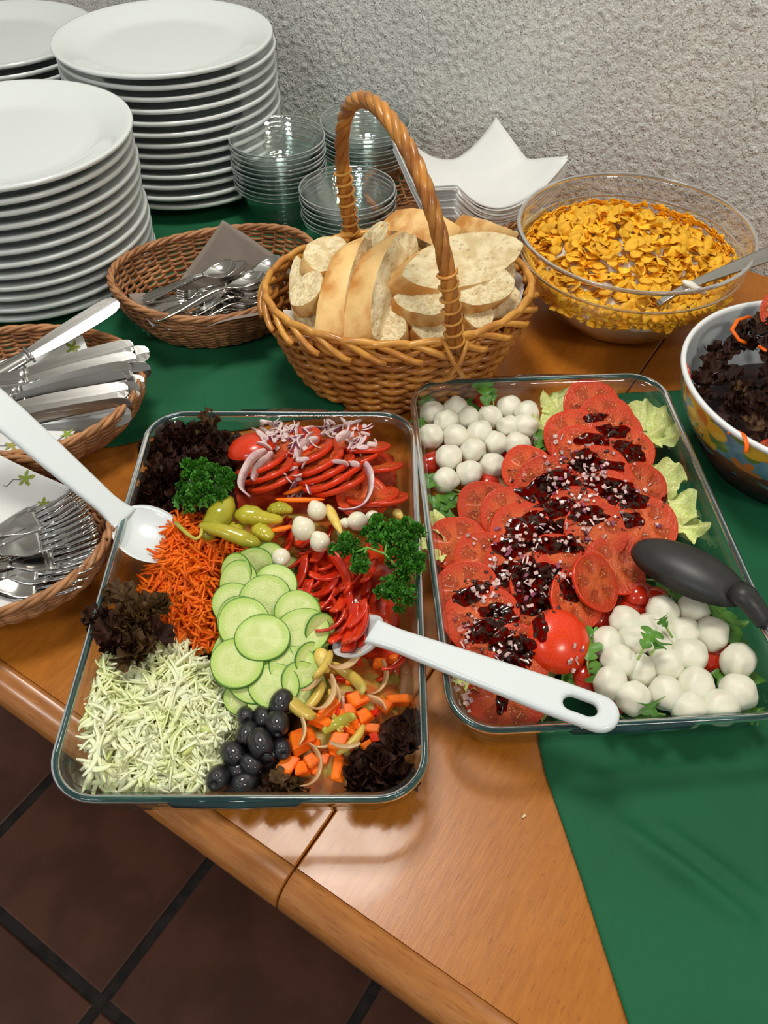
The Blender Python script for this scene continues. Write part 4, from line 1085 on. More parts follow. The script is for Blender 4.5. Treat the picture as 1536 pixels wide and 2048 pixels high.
# onion rings and bits
def arc_ring(pts, lab, w_=.0085, th=.0024):
    pts = [P(*a) for a in pts]; c0 = pts[0].copy(); n_ = 22; rows = []
    per = len(pts) - 1
    def at(s):
        k = min(s * per, per - 1e-6); i = int(k); f = k - i
        a = pts[max(0, i - 1)]; b = pts[i]; c = pts[i + 1]; d = pts[min(per, i + 2)]
        return .5 * ((2 * b) + (c - a) * f + (2 * a - 5 * b + 4 * c - d) * f * f + (3 * b - a - 3 * c + d) * f ** 3) - c0
    cen = sum(pts, Vector()) / len(pts) - c0
    for i in range(n_ + 1):
        s = i / n_; c = at(s); tt = (at(min(1, s + .03)) - at(max(0, s - .03))).normalized()
        o_ = tt.cross(Vector((0, 0, 1))).normalized()
        if o_.dot(c - cen) < 0: o_ = -o_
        up = Vector((0, 0, 1)) * .75 + o_ * .5; k = 1 - .5 * (2 * abs(s - .5)) ** 6
        rows.append([c + o_ * (th * x) + up * (w_ / 2 * y * k) for x, y in ((-.5, -1), (.2, -1), (.6, -.5), (.6, .5), (.2, 1), (-.5, 1))])
    mb = MB().loops(rows, cap0=True, cap1=True)
    for i in range(n_):
        for j in (1, 2, 3): mb.m[i * 6 + j] = 1
    o = link('onion_ring', mb.mesh('onion_ring', [ONW, ONP])); o.matrix_world = L(c0); tag(o, lab, 'onion', 'red onion rings'); return o
rings = [([(532, 900, .072), (505, 915, .076), (485, 950, .070), (482, 975, .062), (500, 993, .056)], 'broad red onion ring curved over the left tomatoes'),
         ([(636, 876, .072), (610, 885, .076), (594, 905, .076), (600, 925, .068)], 'red onion ring on the back of middle tomatoes'),
         ([(730, 925, .074), (742, 950, .072), (740, 985, .066), (722, 1012, .060), (690, 1020, .054), (678, 1016, .050)], 'large white onion ring hooked over the right tomatoes'),
         ([(545, 905, .06), (515, 935, .062), (505, 960, .06)], 'thin inner onion ring on the left tomatoes'), ([(705, 870, .064), (690, 868, .068), (672, 880, .066)], 'short onion arc at the back right')]
for a, b in rings: PLt.add(arc_ring(a, b))
q = random.Random(31)
OB = [bend_strip(.020, .006, .0022, 50, ONW, m2=ONP), bend_strip(.013, .007, .002, 20, ONW, m2=ONP), bend_strip(.026, .005, .002, 80, ONW, m2=ONP), chunk(.008, .006, .0025, ONW, 4)]
def onion_bits(cl, lab, grp, seed):
    q = random.Random(seed)
    for cx, cy, sx, sy, k in cl:
        for _ in range(k):
            hp_, nn = PLt.hit(q.gauss(cx, sx), q.gauss(cy, sy))
            if hp_.z > T + .1 or hp_.z < T + .012: continue
            o = link('onion_piece', q.choice(OB)); o.matrix_world = norm_align(hp_ + nn * .002, (nn + Vector((0, 0, 1))).normalized(), q.uniform(0, 6)) @ Matrix.Rotation(q.uniform(-.5, 1.3), 4, 'X') @ S(q.uniform(.55, .95))
            tag(o, lab, 'onion', grp)
onion_bits([(560, 860, 26, 9, 34), (535, 880, 16, 10, 10), (600, 880, 20, 12, 14)], 'piece of sliced red onion at the back above the left tomatoes', 'onion pieces at back left', 1)
onion_bits([(690, 862, 20, 7, 14), (718, 890, 14, 9, 20), (650, 860, 16, 8, 8)], 'piece of sliced red onion above the right tomatoes', 'onion pieces at back right', 2)
onion_bits([(590, 945, 10, 22, 22), (605, 975, 12, 12, 6), (700, 925, 10, 10, 4)], 'piece of red onion in the gap between the tomato fans', 'onion pieces in the gap', 3)

# pickled green peppers
def pepper(pts, rad, lab, stem=None):
    pts = [P(*a) for a in pts]; c0 = pts[0].copy(); per = len(pts) - 1
    def at(s, A=pts):
        per = len(A) - 1; k = min(s * per, per - 1e-6); i = int(k); f = k - i
        a = A[max(0, i - 1)]; b = A[i]; c = A[i + 1]; d = A[min(per, i + 2)]
        return .5 * ((2 * b) + (c - a) * f + (2 * a - 5 * b + 4 * c - d) * f * f + (3 * b - a - 3 * c + d) * f ** 3) - c0
    t = empty('pickled_pepper', lab, 'pepper', L(c0), 'pickled green peppers')
    n_ = 18; rr_ = []
    for i in range(n_ + 1):
        s = i / n_; k = s * (len(rad) - 1); a = int(min(k, len(rad) - 2)); rr_.append((rad[a] * (1 - (k - a)) + rad[a + 1] * (k - a)) * (1 + .05 * sin(i * 1.7)))
    link('pod', MB().tube([at(i / n_) for i in range(n_ + 1)], rr_, 14, flat=.85).mesh('pod', PPCH), t)
    if stem:
        A = [P(*a) for a in stem]
        link('stem', MB().tube([at(i / 8, A) for i in range(9)], [.0022, .002, .0018, .0016, .0015, .0015, .0015, .0016, .0016], 7).mesh('stem', CELY), t)
    return t
for a in [([(462, 995, .056), (450, 1010, .058), (436, 1035, .056), (420, 1062, .052), (405, 1078, .05)], [.002, .0095, .012, .0115, .008, .004], 'plump olive-green pickled pepper standing beside the parsley', None),
          ([(470, 1030, .054), (500, 1030, .056), (530, 1036, .054), (565, 1040, .050)], [.002, .0095, .0098, .007, .0055, .003], 'yellow-green pickled pepper lying under the tomatoes', None),
          ([(535, 1022, .05), (560, 1016, .052), (585, 1022, .05)], [.002, .006, .0068, .005, .002], 'small pickled pepper at the right end of the group', None),
          ([(400, 1050, .062), (440, 1060, .064), (490, 1078, .060), (520, 1088, .056)], [.0025, .006, .0068, .0075, .006, .002], 'long flat pickled pepper lying on the carrots', [(352, 1046, .060), (375, 1068, .064), (392, 1078, .064), (402, 1070, .064), (404, 1055, .062)]),
          ([(505, 1055, .052), (525, 1065, .052), (545, 1078, .05)], [.002, .0075, .0082, .007, .003], 'short pickled pepper touching the red pepper strips', None),
          ([(455, 1045, .046), (470, 1060, .048), (490, 1050, .046)], [.002, .006, .007, .005, .002], 'pickled pepper wedged beneath the others', None)]:
    PLt.add(pepper(*a[:2], a[2], a[3]))

# pearl onions, corn, sticks
SPH = bmesh.new(); bmesh.ops.create_uvsphere(SPH, u_segments=20, v_segments=14, radius=1)
for v in SPH.verts:
    if v.co.z > .8: v.co.z += (v.co.z - .8) * .9
for f in SPH.faces: f.smooth = True
pm = bpy.data.meshes.new('pearl_onion'); SPH.to_mesh(pm); SPH.free(); pm.materials.append(PEARL)
for px, py, rp, z, lab in [(634, 1022, 20, .054, 'round pearl onion behind the two others'), (607, 1058, 24, .056, 'largest pearl onion, nearest the pickled peppers'), (640, 1084, 21, .052, 'pearl onion in front, touching the parsley'), (715, 1042, 20, .050, 'pearl onion behind the parsley sprig'),
                           (690, 1046, 11, .050, 'tiny pearl onion by the baby corn'), (745, 1036, 16, .048, 'pearl onion at the right behind the parsley'), (562, 1115, 19, .048, 'cauliflower-coloured onion beside the cucumbers')]:
    p = P(px, py, z); thing('pearl_onion', [(None, pm)], lab, 'onion', L(p) @ rot(R.uniform(0, 360), R.uniform(20, 90), 0) @ S(dist_s(p, rp)), 'pearl onions')
corn = mat('baby_corn', (.80, .56, .10), (.86, .66, .2), 200, .3, .6, 500, .001, sss=.15)
for a, b, r_, lab in [((655, 1012, .050), (683, 1068, .054), .0048, 'yellow baby corn leaning on the pearl onions'), ((790, 1020, .046), (805, 1040, .044), .0045, 'baby corn tip behind the parsley'), ((638, 1300, .044), (656, 1345, .044), .0065, 'yellow squash stick at the end of the cucumbers')]:
    a, b = P(*a), P(*b); o = link('baby_corn', MB().tube([(b - a) * (i / 8) for i in range(9)], [r_ * k for k in (.5, .85, 1, 1, .95, .85, .7, .5, .2)], 9).mesh('baby_corn', corn)); o.matrix_world = L(a); tag(o, lab, 'corn'); PLt.add(o)
CST = bend_strip(.045, .008, .004, 6, CARR, 'carrot_slice', taper=.3); CST2 = bend_strip(.024, .009, .004, 10, CARR, 'carrot_slice', taper=.3)
for me, px, py, z, az, lab in [(CST, 600, 1000, .052, 0, 'long thin carrot slice in front of the middle tomatoes'), (CST2, 562, 1058, .050, 15, 'short carrot slice behind the pearl onions'), (CST2, 590, 980, .046, 30, 'carrot chip under the middle tomatoes')]:
    o = link('carrot_slice', me); o.matrix_world = L(P(px, py, z)) @ Matrix.Rotation(radians(az), 4, 'Z') @ Matrix.Rotation(radians(50), 4, 'X'); tag(o, lab, 'carrot')

# red pepper strips
q = random.Random(17)
RPS = [bend_strip(.038, .011, .0032, 50, PEPR, taper=.8), bend_strip(.048, .010, .0034, 75, PEPR, taper=.75), bend_strip(.026, .011, .003, 30, PEPR, taper=.85), bend_strip(.034, .009, .003, 90, PEPR, taper=.8), bend_strip(.020, .013, .0032, 15, PEPR, taper=.9)]
spots = [(590, 1140), (612, 1120), (640, 1115), (668, 1130), (600, 1165), (630, 1150), (655, 1160), (690, 1155), (620, 1185), (650, 1190), (680, 1180), (712, 1170), (735, 1180), (690, 1200), (660, 1215), (700, 1225), (725, 1210), (750, 1200),
         (670, 1240), (695, 1255), (715, 1245), (690, 1268), (718, 1278), (670, 1262), (705, 1262), (725, 1262), (700, 1290), (712, 1270), (580, 1085), (610, 1085), (640, 1100), (565, 1075), (800, 1330), (780, 1340), (605, 1205), (640, 1230), (720, 1130), (740, 1150)]
lbs = rowlabels(spots, [5, 5, 5, 5, 5, 5, 5, 5, 5])
for i, (px, py) in enumerate(spots):
    hp_, nn = PLt.hit(px, py)
    az = q.uniform(0, 90) if px < 680 else q.uniform(50, 110)
    o = link('red_pepper_strip', RPS[q.randrange(5)]); o.matrix_world = L(hp_ + Vector((0, 0, .003 + q.uniform(0, .005)))) @ rot(0, 0, az) @ Matrix.Rotation(radians(q.uniform(20, 75)), 4, 'X') @ Matrix.Rotation(radians(q.uniform(-14, 14)), 4, 'Y')
    tag(o, 'glossy red pepper strip, ' + lbs[i] + ' of the pepper heap', 'pepper', 'red pepper strips'); 
    if i % 3 == 0: PLt.add(o)

# cucumber slices
CU = [(508, 1128, 34, 50, 10, 6), (538, 1122, 34, 50, 20, 4), (478, 1165, 40, 30, -20, 6), (474, 1146, 36, 40, -40, 8), (551, 1172, 44, 10, 0, 4), (504, 1178, 42, 12, -20, -6), (470, 1210, 44, 20, -20, 0), (530, 1195, 46, 20, 0, 4), (478, 1240, 44, 20, -20, 0), (595, 1228, 46, 14, 20, 3), (606, 1262, 48, 16, 20, 3),
      (640, 1262, 34, 60, 40, 0), (489, 1248, 52, 10, -10, 6), (525, 1276, 50, 9, 0, 7), (470, 1300, 44, 18, -20, 0), (500, 1310, 44, 12, -10, 3), (545, 1325, 44, 20, 0, 3), (474, 1327, 50, 9, -14, 6), (588, 1335, 44, 16, 30, 3), (608, 1370, 44, 30, 50, 0), (510, 1362, 46, 14, 0, 3), (548, 1372, 46, 12, 0, 4), (488, 1395, 36, 22, -10, -2), (535, 1402, 40, 18, 0, 0), (575, 1385, 42, 22, 30, 0), (620, 1320, 34, 50, 60, 0)]
lbs = rowlabels([(a, b) for a, b, *_ in CU], [2, 2, 3, 2, 3, 3, 3, 3, 3, 2])
for i, (px, py, rp, ti, az, dz) in enumerate(CU):
    p = P(px, py, .036 + dz * .0011 + .010 * exp(-((py - 1230) / 110) ** 2)); s_ = dist_s(p, rp)
    o = thing('cucumber_slice', CS[i % 4], 'green-rimmed cucumber slice, ' + lbs[i] + ' of the cucumber pile', 'cucumber', L(p) @ rot(-90 + az, ti, R.uniform(0, 360)) @ S(s_ * 1.0, s_ * 1.12, s_), 'cucumber slices')
    PLt.add(o)

# olives
def olive():
    prof = [(.0, .82), (.16, .83), (.22, .90), (.30, .97), (.5, .93), (.75, .74), (.93, .4), (1.0, 0), (.94, -.4), (.77, -.78), (.5, -1.0), (.2, -1.1), (0, -1.12)]
    return MB().lathe([(r, z * 1.18) for r, z in prof], 22).mesh('olive', OLIV, merge=1e-4)
OM = olive()
OL = [(562, 1406, 24), (491, 1432, 19), (555, 1447, 25), (527, 1437, 21), (494, 1470, 24), (521, 1487, 27), (466, 1508, 24), (502, 1530, 21), (563, 1497, 22), (474, 1538, 20), (438, 1556, 26), (489, 1566, 24), (532, 1508, 20)]
lbs = ['topmost, touching the cucumbers', 'cracked one left of the cucumbers', 'second from the top, right side', 'between the two upper ones', 'star-pitted one at left centre', 'long one in the middle', 'ringed one next to the cabbage', 'small one in the lower middle', 'right one beside the carrots', 'lower left, behind the biggest', 'biggest, front left corner', 'front one beside the biggest', 'hidden one behind the middle']
for i, (px, py, rp) in enumerate(OL):
    p = P(px, py, .036 + (.006 if i in (0, 2, 5) else 0) - (.006 if i in (9, 10, 11) else 0)); s_ = dist_s(p, rp) * .94
    o = thing('black_olive', [(None, OM)], 'shiny black olive, ' + lbs[i], 'olive', L(p) @ rot(R.uniform(200, 340), R.uniform(15, 95), 0) @ S(s_), 'black olives'); PLt.add(o)

# mixed salad chunks
q = random.Random(44)
CK = [chunk(.022, .018, .010, CARR, 1), chunk(.015, .012, .009, CARR, 2), chunk(.012, .010, .008, CARR, 3), chunk(.018, .009, .007, CARR, 6)]
CR = bend_strip(.034, .008, .005, 150, CELY, 'celery'); CR2 = bend_strip(.030, .012, .006, 40, YEL, 'squash'); CR3 = bend_strip(.048, .009, .006, 120, YEL, 'squash')
OR = [bend_strip(.036, .007, .0022, 120, ONB), bend_strip(.024, .006, .002, 70, ONB), bend_strip(.044, .006, .002, 160, ONB)]
MX = [('carrot_chunk', CK[0], 603, 1490, 'largest carrot chunk above the diced carrots', 'carrot', 20), ('carrot_chunk', CK[1], 575, 1535, 'carrot chunk beside the olives', 'carrot', 60), ('carrot_chunk', CK[2], 605, 1545, 'small carrot cube at the front', 'carrot', 10), ('carrot_chunk', CK[2], 625, 1530, 'carrot cube under the onion strip', 'carrot', 40),
      ('carrot_chunk', CK[1], 675, 1490, 'pointed carrot chunk by the dark lettuce', 'carrot', 70), ('carrot_chunk', CK[3], 678, 1545, 'carrot chunk at the front beside lettuce', 'carrot', 80), ('carrot_chunk', CK[3], 795, 1408, 'carrot chunk against the right wall', 'carrot', 5), ('carrot_chunk', CK[3], 640, 1450, 'carrot chunk under the celery', 'carrot', -30),
      ('carrot_chunk', CK[2], 730, 1440, 'carrot bit above the dark lettuce', 'carrot', 30), ('carrot_chunk', CK[3], 735, 1465, 'flat carrot bit beside dark lettuce', 'carrot', -10), ('carrot_chunk', CK[2], 700, 1430, 'carrot bit right of celery', 'carrot', 10), ('carrot_chunk', CK[2], 770, 1420, 'carrot bit near the right wall', 'carrot', 55),
      ('carrot_chunk', CK[2], 760, 1335, 'orange bit below the pepper strips', 'carrot', 85), ('carrot_chunk', CK[1], 715, 1405, 'carrot bit under the purple onion', 'carrot', 25), ('carrot_chunk', CK[3], 660, 1425, 'carrot sliver left of celery', 'carrot', 45),
      ('celery_piece', CR, 680, 1450, 'olive-green curved celery piece in the mixed salad', 'celery', 200), ('celery_piece', CR2, 630, 1405, 'short olive-green celery piece near the olives', 'celery', 60), ('squash_slice', CR3, 710, 1365, 'pale yellow squash crescent in the mixed salad', 'squash', 130), ('squash_slice', CR2, 650, 1340, 'yellow squash piece by the cucumbers', 'squash', 70), ('squash_slice', CR2, 600, 1425, 'yellow strip lying over the olives', 'squash', -40),
      ('squash_slice', CR2, 705, 1490, 'brownish squash bit beside lettuce', 'squash', 50),
      ('onion_strip', OR[0], 690, 1340, 'pickled onion strip under the squash crescent', 'onion', 30), ('onion_strip', OR[1], 675, 1390, 'pickled onion strip above the celery', 'onion', 110), ('onion_strip', OR[2], 640, 1545, 'pinkish onion arc at the front', 'onion', 80), ('onion_strip', OR[0], 745, 1405, 'thin onion arc near the right wall', 'onion', 160), ('onion_strip', OR[1], 630, 1375, 'onion strip by the last cucumber', 'onion', 50),
      ('onion_strip', OR[1], 650, 1500, 'onion bit behind the front arc', 'onion', 10), ('onion_strip', OR[1], 690, 1500, 'onion bit beside the pointed carrot', 'onion', 0), ('onion_strip', OR[1], 610, 1470, 'white onion bit above the largest carrot', 'onion', 90), ('onion_strip', OR[0], 770, 1370, 'onion arc below the white spoon handle', 'onion', 70), ('onion_strip', OR[2], 660, 1410, 'long thin onion arc over the celery', 'onion', 60)]
OD2 = [chunk(.009, .008, .006, CARR, 11), chunk(.010, .006, .005, YEL, 12), chunk(.008, .007, .005, PEPR, 13), chunk(.010, .007, .005, CARR, 15)]
nmz = ['carrot_bit', 'onion_bit', 'pepper_bit', 'carrot_bit']; labz = ['small diced carrot bit in the mixed salad', 'small pickled onion bit in the mixed salad', 'small red pepper bit in the mixed salad', 'small diced carrot bit in the mixed salad']
for k in range(60):
    px, py = q.gauss(690, 55), q.gauss(1450, 60)
    if px + py < 2040 or px > 815 or py > 1570 or px > 760 and py > 1450 or px < 570: continue
    hp_, nn = PLt.hit(px, py); i = q.randrange(4)
    o = link(nmz[i], OD2[i]); o.matrix_world = L(hp_ + Vector((0, 0, .002))) @ rot(q.uniform(0, 360), q.uniform(0, 40), q.uniform(0, 360)); tag(o, labz[i], nmz[i].split('_')[0], labz[i] + 's')

for nm, me, px, py, lab, cat, az in MX:
    hp_, nn = PLt.hit(px, py)
    o = link(nm, me); o.matrix_world = L(hp_ + Vector((0, 0, .0055))) @ rot(q.uniform(0, 360), q.uniform(0, 20)) @ Matrix.Rotation(radians(az), 4, 'Z') @ Matrix.Rotation(radians(q.uniform(20, 60) if 'chunk' not in nm else 0), 4, 'X'); tag(o, lab, cat); PLt.add(o)
# black spoon, convex side up
t = empty('serving_spoon', 'black nylon serving spoon with steel handle, turned over on the mozzarella dish', 'spoon', align(P(1500, 1205, .082), P(1585, 1345, .055)))
b = link('bowl', spoon_bowl(.100, .050, .016, .003, BLK), t); b['label'] = 'black nylon bowl'
Mb = align(P(1492, 1203, .078), P(1290, 1103, .064)); Mt = t.matrix_world.inverted()
b.matrix_parent_inverse = Matrix(); b.matrix_basis = Mt @ Mb @ Matrix.Rotation(pi, 4, 'Z') @ Matrix.Rotation(radians(180), 4, 'X')
nk = MB().tube([Mt @ P(1470, 1178, .086), Mt @ P(1490, 1192, .088), Mt @ P(1508, 1212, .084), Mt @ P(1524, 1236, .078), Mt @ P(1530, 1245, .076)], [.010, .0105, .0095, .0085, .008], 12, flat=.8)
o = link('neck', nk.mesh('neck', BLK), t); o['label'] = 'black nylon neck'
hd = MB().tube([Mt @ P(1526, 1238, .077), Mt @ P(1570, 1310, .070), Mt @ P(1640, 1440, .060), Mt @ P(1700, 1550, .052)], [.0062, .0065, .008, .0085], 14, flat=.8)
o = link('handle', hd.mesh('handle', STEEL), t); o['label'] = 'polished steel handle'
# ------------------------------------------------------------ bread
CRUST = mat('bread_crust', (.56, .235, .045), (.80, .52, .20), 34, .5, .7, 70, .003, lo=.34, hi=.60, rand=.08, det=5)
n = N('bread_crumb')
hol = n.ramp(n.voro(170, rnd=1), .10, .30); h2 = n.ramp(n.noise(90, 4), .38, .6)
cc = n.mix(h2, (.66, .51, .27), (.82, .70, .44)); cc = n.mix(n.ma('MULTIPLY', n.ma('SUBTRACT', 1, hol), .12), cc, (.60, .44, .22))
n.bump(n.ma('ADD', n.noise(170, 4), n.ma('MULTIPLY', hol, .5)), .8, .0020)
CRUMB = n.fin(cc, .8, sss=.1)
def bread(seed, a, b, t, point=.35, endcap=False):
    """slanted baguette slice: long half a, half width b, thickness t"""
    q = random.Random(seed); o_ = q.uniform(0, 50); NA = 56
    def out(th, k=1.0):
        x, y = cos(th), sin(th)
        pw = 1 - point * abs(x) ** 3 * .75
        wob = 1 + .085 * noise.noise(Vector((x * 2.0, y * 2.0, o_))) + .03 * noise.noise(Vector((x * 7, y * 7, o_ + 9)))
        return a * x * wob * k, b * y * pw * wob * k * (.93 + .07 * (y > 0))
    def face(z, sg):
        rows = []
        for r in (.04, .25, .45, .62, .78, .9, .97):
            row = []
            for k in range(NA):
                th = 2 * pi * k / NA; x, y = out(th, r)
                row.append((x + z * .45, y, z + sg * (.0026 * noise.noise(Vector((x * 130, y * 130, o_ + z))) + .0036 * noise.noise(Vector((x * 45, y * 45, o_ + z)))) * min(1, (1 - r) * 8)))
            rows.append(row)
        return rows
    mb = MB(); top = face(t / 2, 1); bot = face(-t / 2, -1)
    mb.loops(top, cap0=True); mb.loops([list(r) for r in bot[::-1]], cap1=True)
    crumb = mb.mesh('crumb', CRUMB)
    rows = [top[-1]]
    for i in range(1, 8):
        f = i / 8; z = t / 2 * (1 - 2 * f); bl = 1 + .05 * sin(f * pi) ** .5
        rows.append([(out(th, .985 * bl)[0] + z * .45, out(th, .985 * bl)[1], z + .0012 * noise.noise(Vector((th * 6, f * 3, o_)))) for th in [2 * pi * k / NA for k in range(NA)]])
    rows.append(bot[-1])
    if endcap:                                            # heel of the loaf: domed crust instead of one crumb face
        rows = [top[-1]] + [[(out(th, k_)[0] * 1 + (-t / 2 + d) * .45, out(th, k_)[1], -t / 2 - d * 1.0) for th in [2 * pi * k / NA for k in range(NA)]] for k_, d in ((1.03, -t / 2), (1.0, .004), (.85, .013), (.6, .021), (.3, .026), (.04, .028))]
        mb = MB(); mb.loops(top, cap0=True); crumb = mb.mesh('crumb', CRUMB)
        cr = MB().loops(rows, cap1=True)
    else: cr = MB().loops(rows)
    return [('crumb', crumb), ('crust', cr.mesh('crust', CRUST))]
B1 = bread(1, .050, .026, .024); B2 = bread(2, .050, .024, .028); B3 = bread(3, .050, .034, .024, .1); B4 = bread(4, .050, .036, .026, .2); B5 = bread(5, .034, .026, .018, .3, True)
BR = [ # mesh, end A (px, py, z), end B, face normal, width and thickness factors, label
    (B1, (787, 572, .140), (1025, 503, .140), (.05, -.55, .85), 1.05, 1.0, 'large baguette slice lying tilted on top at the right, crumb face up'),
    (B2, (718, 698, .098), (800, 482, .150), (.80, -.42, .42), 1.25, 1.25, 'large crusty baguette slice standing in the middle, crumb towards the right'),
    (B2, (662, 698, .096), (716, 488, .146), (.95, -.22, .22), 1.1, 1.0, 'narrow crusty baguette slice standing left of the middle'),
    (B1, (620, 678, .086), (604, 528, .124), (-.35, -.75, .45), .62, .8, 'greyish baguette slice standing against the left side of the basket'),
    (B5, (632, 562, .122), (674, 494, .132), (.35, .75, .6), 1.0, 1.3, 'golden baguette heel at the back left'),
    (B1, (781, 612, .120), (908, 628, .120), (0, -.22, .97), .92, 1.0, 'baguette slice lying level below the largest slice'),
    (B3, (884, 596, .124), (1017, 572, .124), (.08, -.45, .88), .92, .9, 'round baguette slice right of the handle, crumb face up'),
    (B2, (768, 447, .138), (905, 482, .142), (.15, .88, .45), 1.0, 1.15, 'golden crusty baguette piece at the very back top'),
    (B1, (912, 447, .138), (1024, 484, .128), (-.1, .62, .78), .9, .9, 'pointed baguette slice behind the handle at right'),
    (B2, (752, 465, .128), (880, 496, .130), (.1, .8, .55), .9, 1.0, 'brown crusted baguette piece behind the middle slices'),
    (B4, (588, 588, .118), (646, 592, .128), (-.1, -.35, .93), .9, .7, 'small pointed bread piece resting across the left slices'),
    (B4, (752, 694, .092), (800, 640, .108), (-.5, -.6, .6), .9, .9, 'short bread piece at the bottom front'),
    (B3, (818, 668, .098), (898, 668, .098), (.1, -.3, .9), .8, 1.2, 'bread slice at the front right bottom'),
    (B4, (922, 640, .104), (982, 636, .104), (.1, -.2, .95), .8, .6, 'small flat bread slice beside the lashing'),
    (B3, (958, 552, .122), (1022, 540, .122), (.2, -.2, .95), .9, .7, 'bread slice half hidden under the largest one at right'),
    (B4, (612, 662, .090), (642, 628, .104), (-.4, -.6, .6), 1.0, .8, 'small bread piece low at the left'),
    (B3, (935, 625, .098), (1030, 600, .100), (.1, -.35, .9), 1.0, 1.0, 'bread slice under the round one at right'),
    (B3, (735, 480, .118), (770, 500, .130), (-.3, -.5, .7), 1.0, .8, 'small crumbly bread bit behind the standing slices'),
    (B1, (730, 660, .075), (860, 620, .085), (.1, -.2, .95), 1.2, 1.2, 'baguette slice buried in the middle of the basket'),
    (B1, (760, 540, .085), (960, 520, .090), (0, -.2, .95), 1.1, 1.2, 'baguette slice buried at the back of the basket'),
    (B1, (640, 600, .070), (740, 560, .080), (0, -.1, .95), 1.1, 1.2, 'baguette slice buried at the left of the basket')]
for k, (me, a, b, nn, wf, tf, lab) in enumerate(BR):
    a, b = P(*a), P(*b); ln = (b - a).length; mid = (a + b) / 2
    fac = ln / (.100 if me is not B5 else .068)
    tfx = tf / fac if fac > .6 else tf
    thing('bread_slice', me, lab, 'bread', align(a, b, nn) @ L((ln / 2, 0, 0)) @ S(fac, wf * (1 if me is B5 else max(.75, min(1.1, fac))), tf), 'baguette slices in the willow basket')

# ------------------------------------------------------------ napkins
NAP = mat('white_paper', (.78, .785, .765), (.74, .745, .73), 12, .85, .35, 900, .0004)
NAPG = mat('grey_paper', (.27, .225, .19), (.23, .19, .16), 14, .85, .3, 900, .0004)
IVY = mat('printed_leaf', (.22, .32, .035), (.36, .34, .07), 60, .8)
IVYS = mat('printed_stem', (.12, .09, .05), rough=.8)
def sheet(name, m, fn, th=.0004, nu=26, nv=26, parent=None, lab=None, cat=None, grp=None):
    mb = MB().grid(nu, nv, lambda u, v: fn(u, v)); me = mb.mesh(name, m); o = link(name, me, parent)
    s = o.modifiers.new('s', 'SOLIDIFY'); s.thickness = th; s.offset = 0
    if lab: tag(o, lab, cat, grp)
    return o
# stack of white napkins pressed into the basket: corners ride up
q = random.Random(9); N0 = P(950, 374, .070); NS = 19
def nap_fn(k, dx, dy, da):
    def fn(u, v):
        x, y = (u - .5) * .166, (v - .5) * .166; a = radians(28) + da
        X, Y = x * cos(a) - y * sin(a) + dx, x * sin(a) + y * cos(a) + dy
        up_ = .030 * (abs(u - .5) * 2) ** 2 * (abs(v - .5) * 2) ** 1.2 + .018 * (abs(u - .5) * 2) ** 2.2 - .012 * (v - .5)
        up_ += .022 * max(0, v - .45) * max(0, .62 - u) * 4 + .0015 * noise.noise(Vector((u * 3, v * 3, k)))
        return (X, Y, up_ + k * .0022)
    return fn
for k in range(NS):
    j = NS - 1 - k
    lab = 'folded white paper napkin, ' + ('topmost' if j == 0 else 'bottom' if k == 0 else ORD[j] + ' from the top') + ' of the stack behind the bread'
    o = sheet('paper_napkin', NAP, nap_fn(k, q.uniform(-.0015, .0015), q.uniform(-.0015, .0015), q.uniform(-.02, .02)), .0017, 22, 22, None, lab, 'napkin', 'white napkins in the stack')
    o.location = (N0.x, N0.y, T + .034)

def leafprint(parent, c, nrm, s, az):
    pts = []
    for k in range(24):
        a = 2 * pi * k / 24; r = s * (.62 + .38 * cos(5 * a / 1)) * (1.25 if cos(a) > .5 else 1); pts.append((r * cos(a), r * sin(a), 0))
    M = norm_align(c, nrm, az)
    mb = MB().add([(0, 0, 0)] + pts, [(0, i + 1, (i + 1) % 24 + 1) for i in range(24)], 0, M)
    o = link('printed_leaf', mb.mesh('printed_leaf', IVY), parent)
    st = MB().tube([M @ Vector((-s * .5, 0, .0001)), M @ Vector((-s * 1.4, s * .3, .0001)), M @ Vector((-s * 2.2, -s * .3, .0001)), M @ Vector((-s * 3, s * .2, .0001))], .0004, 4)
    link('printed_stem', st.mesh('printed_stem', IVYS), parent)
# grey napkin in the spoon basket: three corners
def tri_sheet(name, lab, corners, m, sag=0, prints=(), grp=None, bulge=.004):
    A, B, Cc, D = [Vector(c) for c in corners]; c0 = A.copy()
    def fn(u, v):
        p = (A * (1 - u) + B * u) * (1 - v) + (D * (1 - u) + Cc * u) * v - c0
        p.z += -sag * sin(pi * u) * sin(pi * v) + bulge * noise.noise(Vector((p.x * 18, p.y * 18, 3)))
        return p
    t = sheet(name, m, fn, .0005, 24, 24, None, lab, 'napkin', grp); t.location = c0
    for (u, v, s, az) in prints:
        p = Vector(fn(u, v)); du = Vector(fn(u + .02, v)) - p; dv = Vector(fn(u, v + .02)) - p; nn = du.cross(dv).normalized()
        if nn.z < 0: nn = -nn
        leafprint(t, p + nn * .0010, nn, s, az)
    return t
tri_sheet('paper_napkin', 'grey-brown paper napkin with one corner standing up behind the spoons', [P(445, 440, .122), P(600, 545, .060), P(455, 660, .030), P(345, 580, .058)], NAPG, .030)
tri_sheet('paper_napkin', 'corner of grey-brown napkin at the left rim of spoon basket', [P(256, 588, .066), P(345, 590, .048), P(380, 640, .03), P(305, 655, .058)], NAPG, .012)
tri_sheet('paper_napkin', 'edge of grey-brown napkin at the front of the spoon basket', [P(410, 655, .062), P(480, 640, .03), P(520, 600, .04), P(530, 625, .066)], NAPG, -.004)
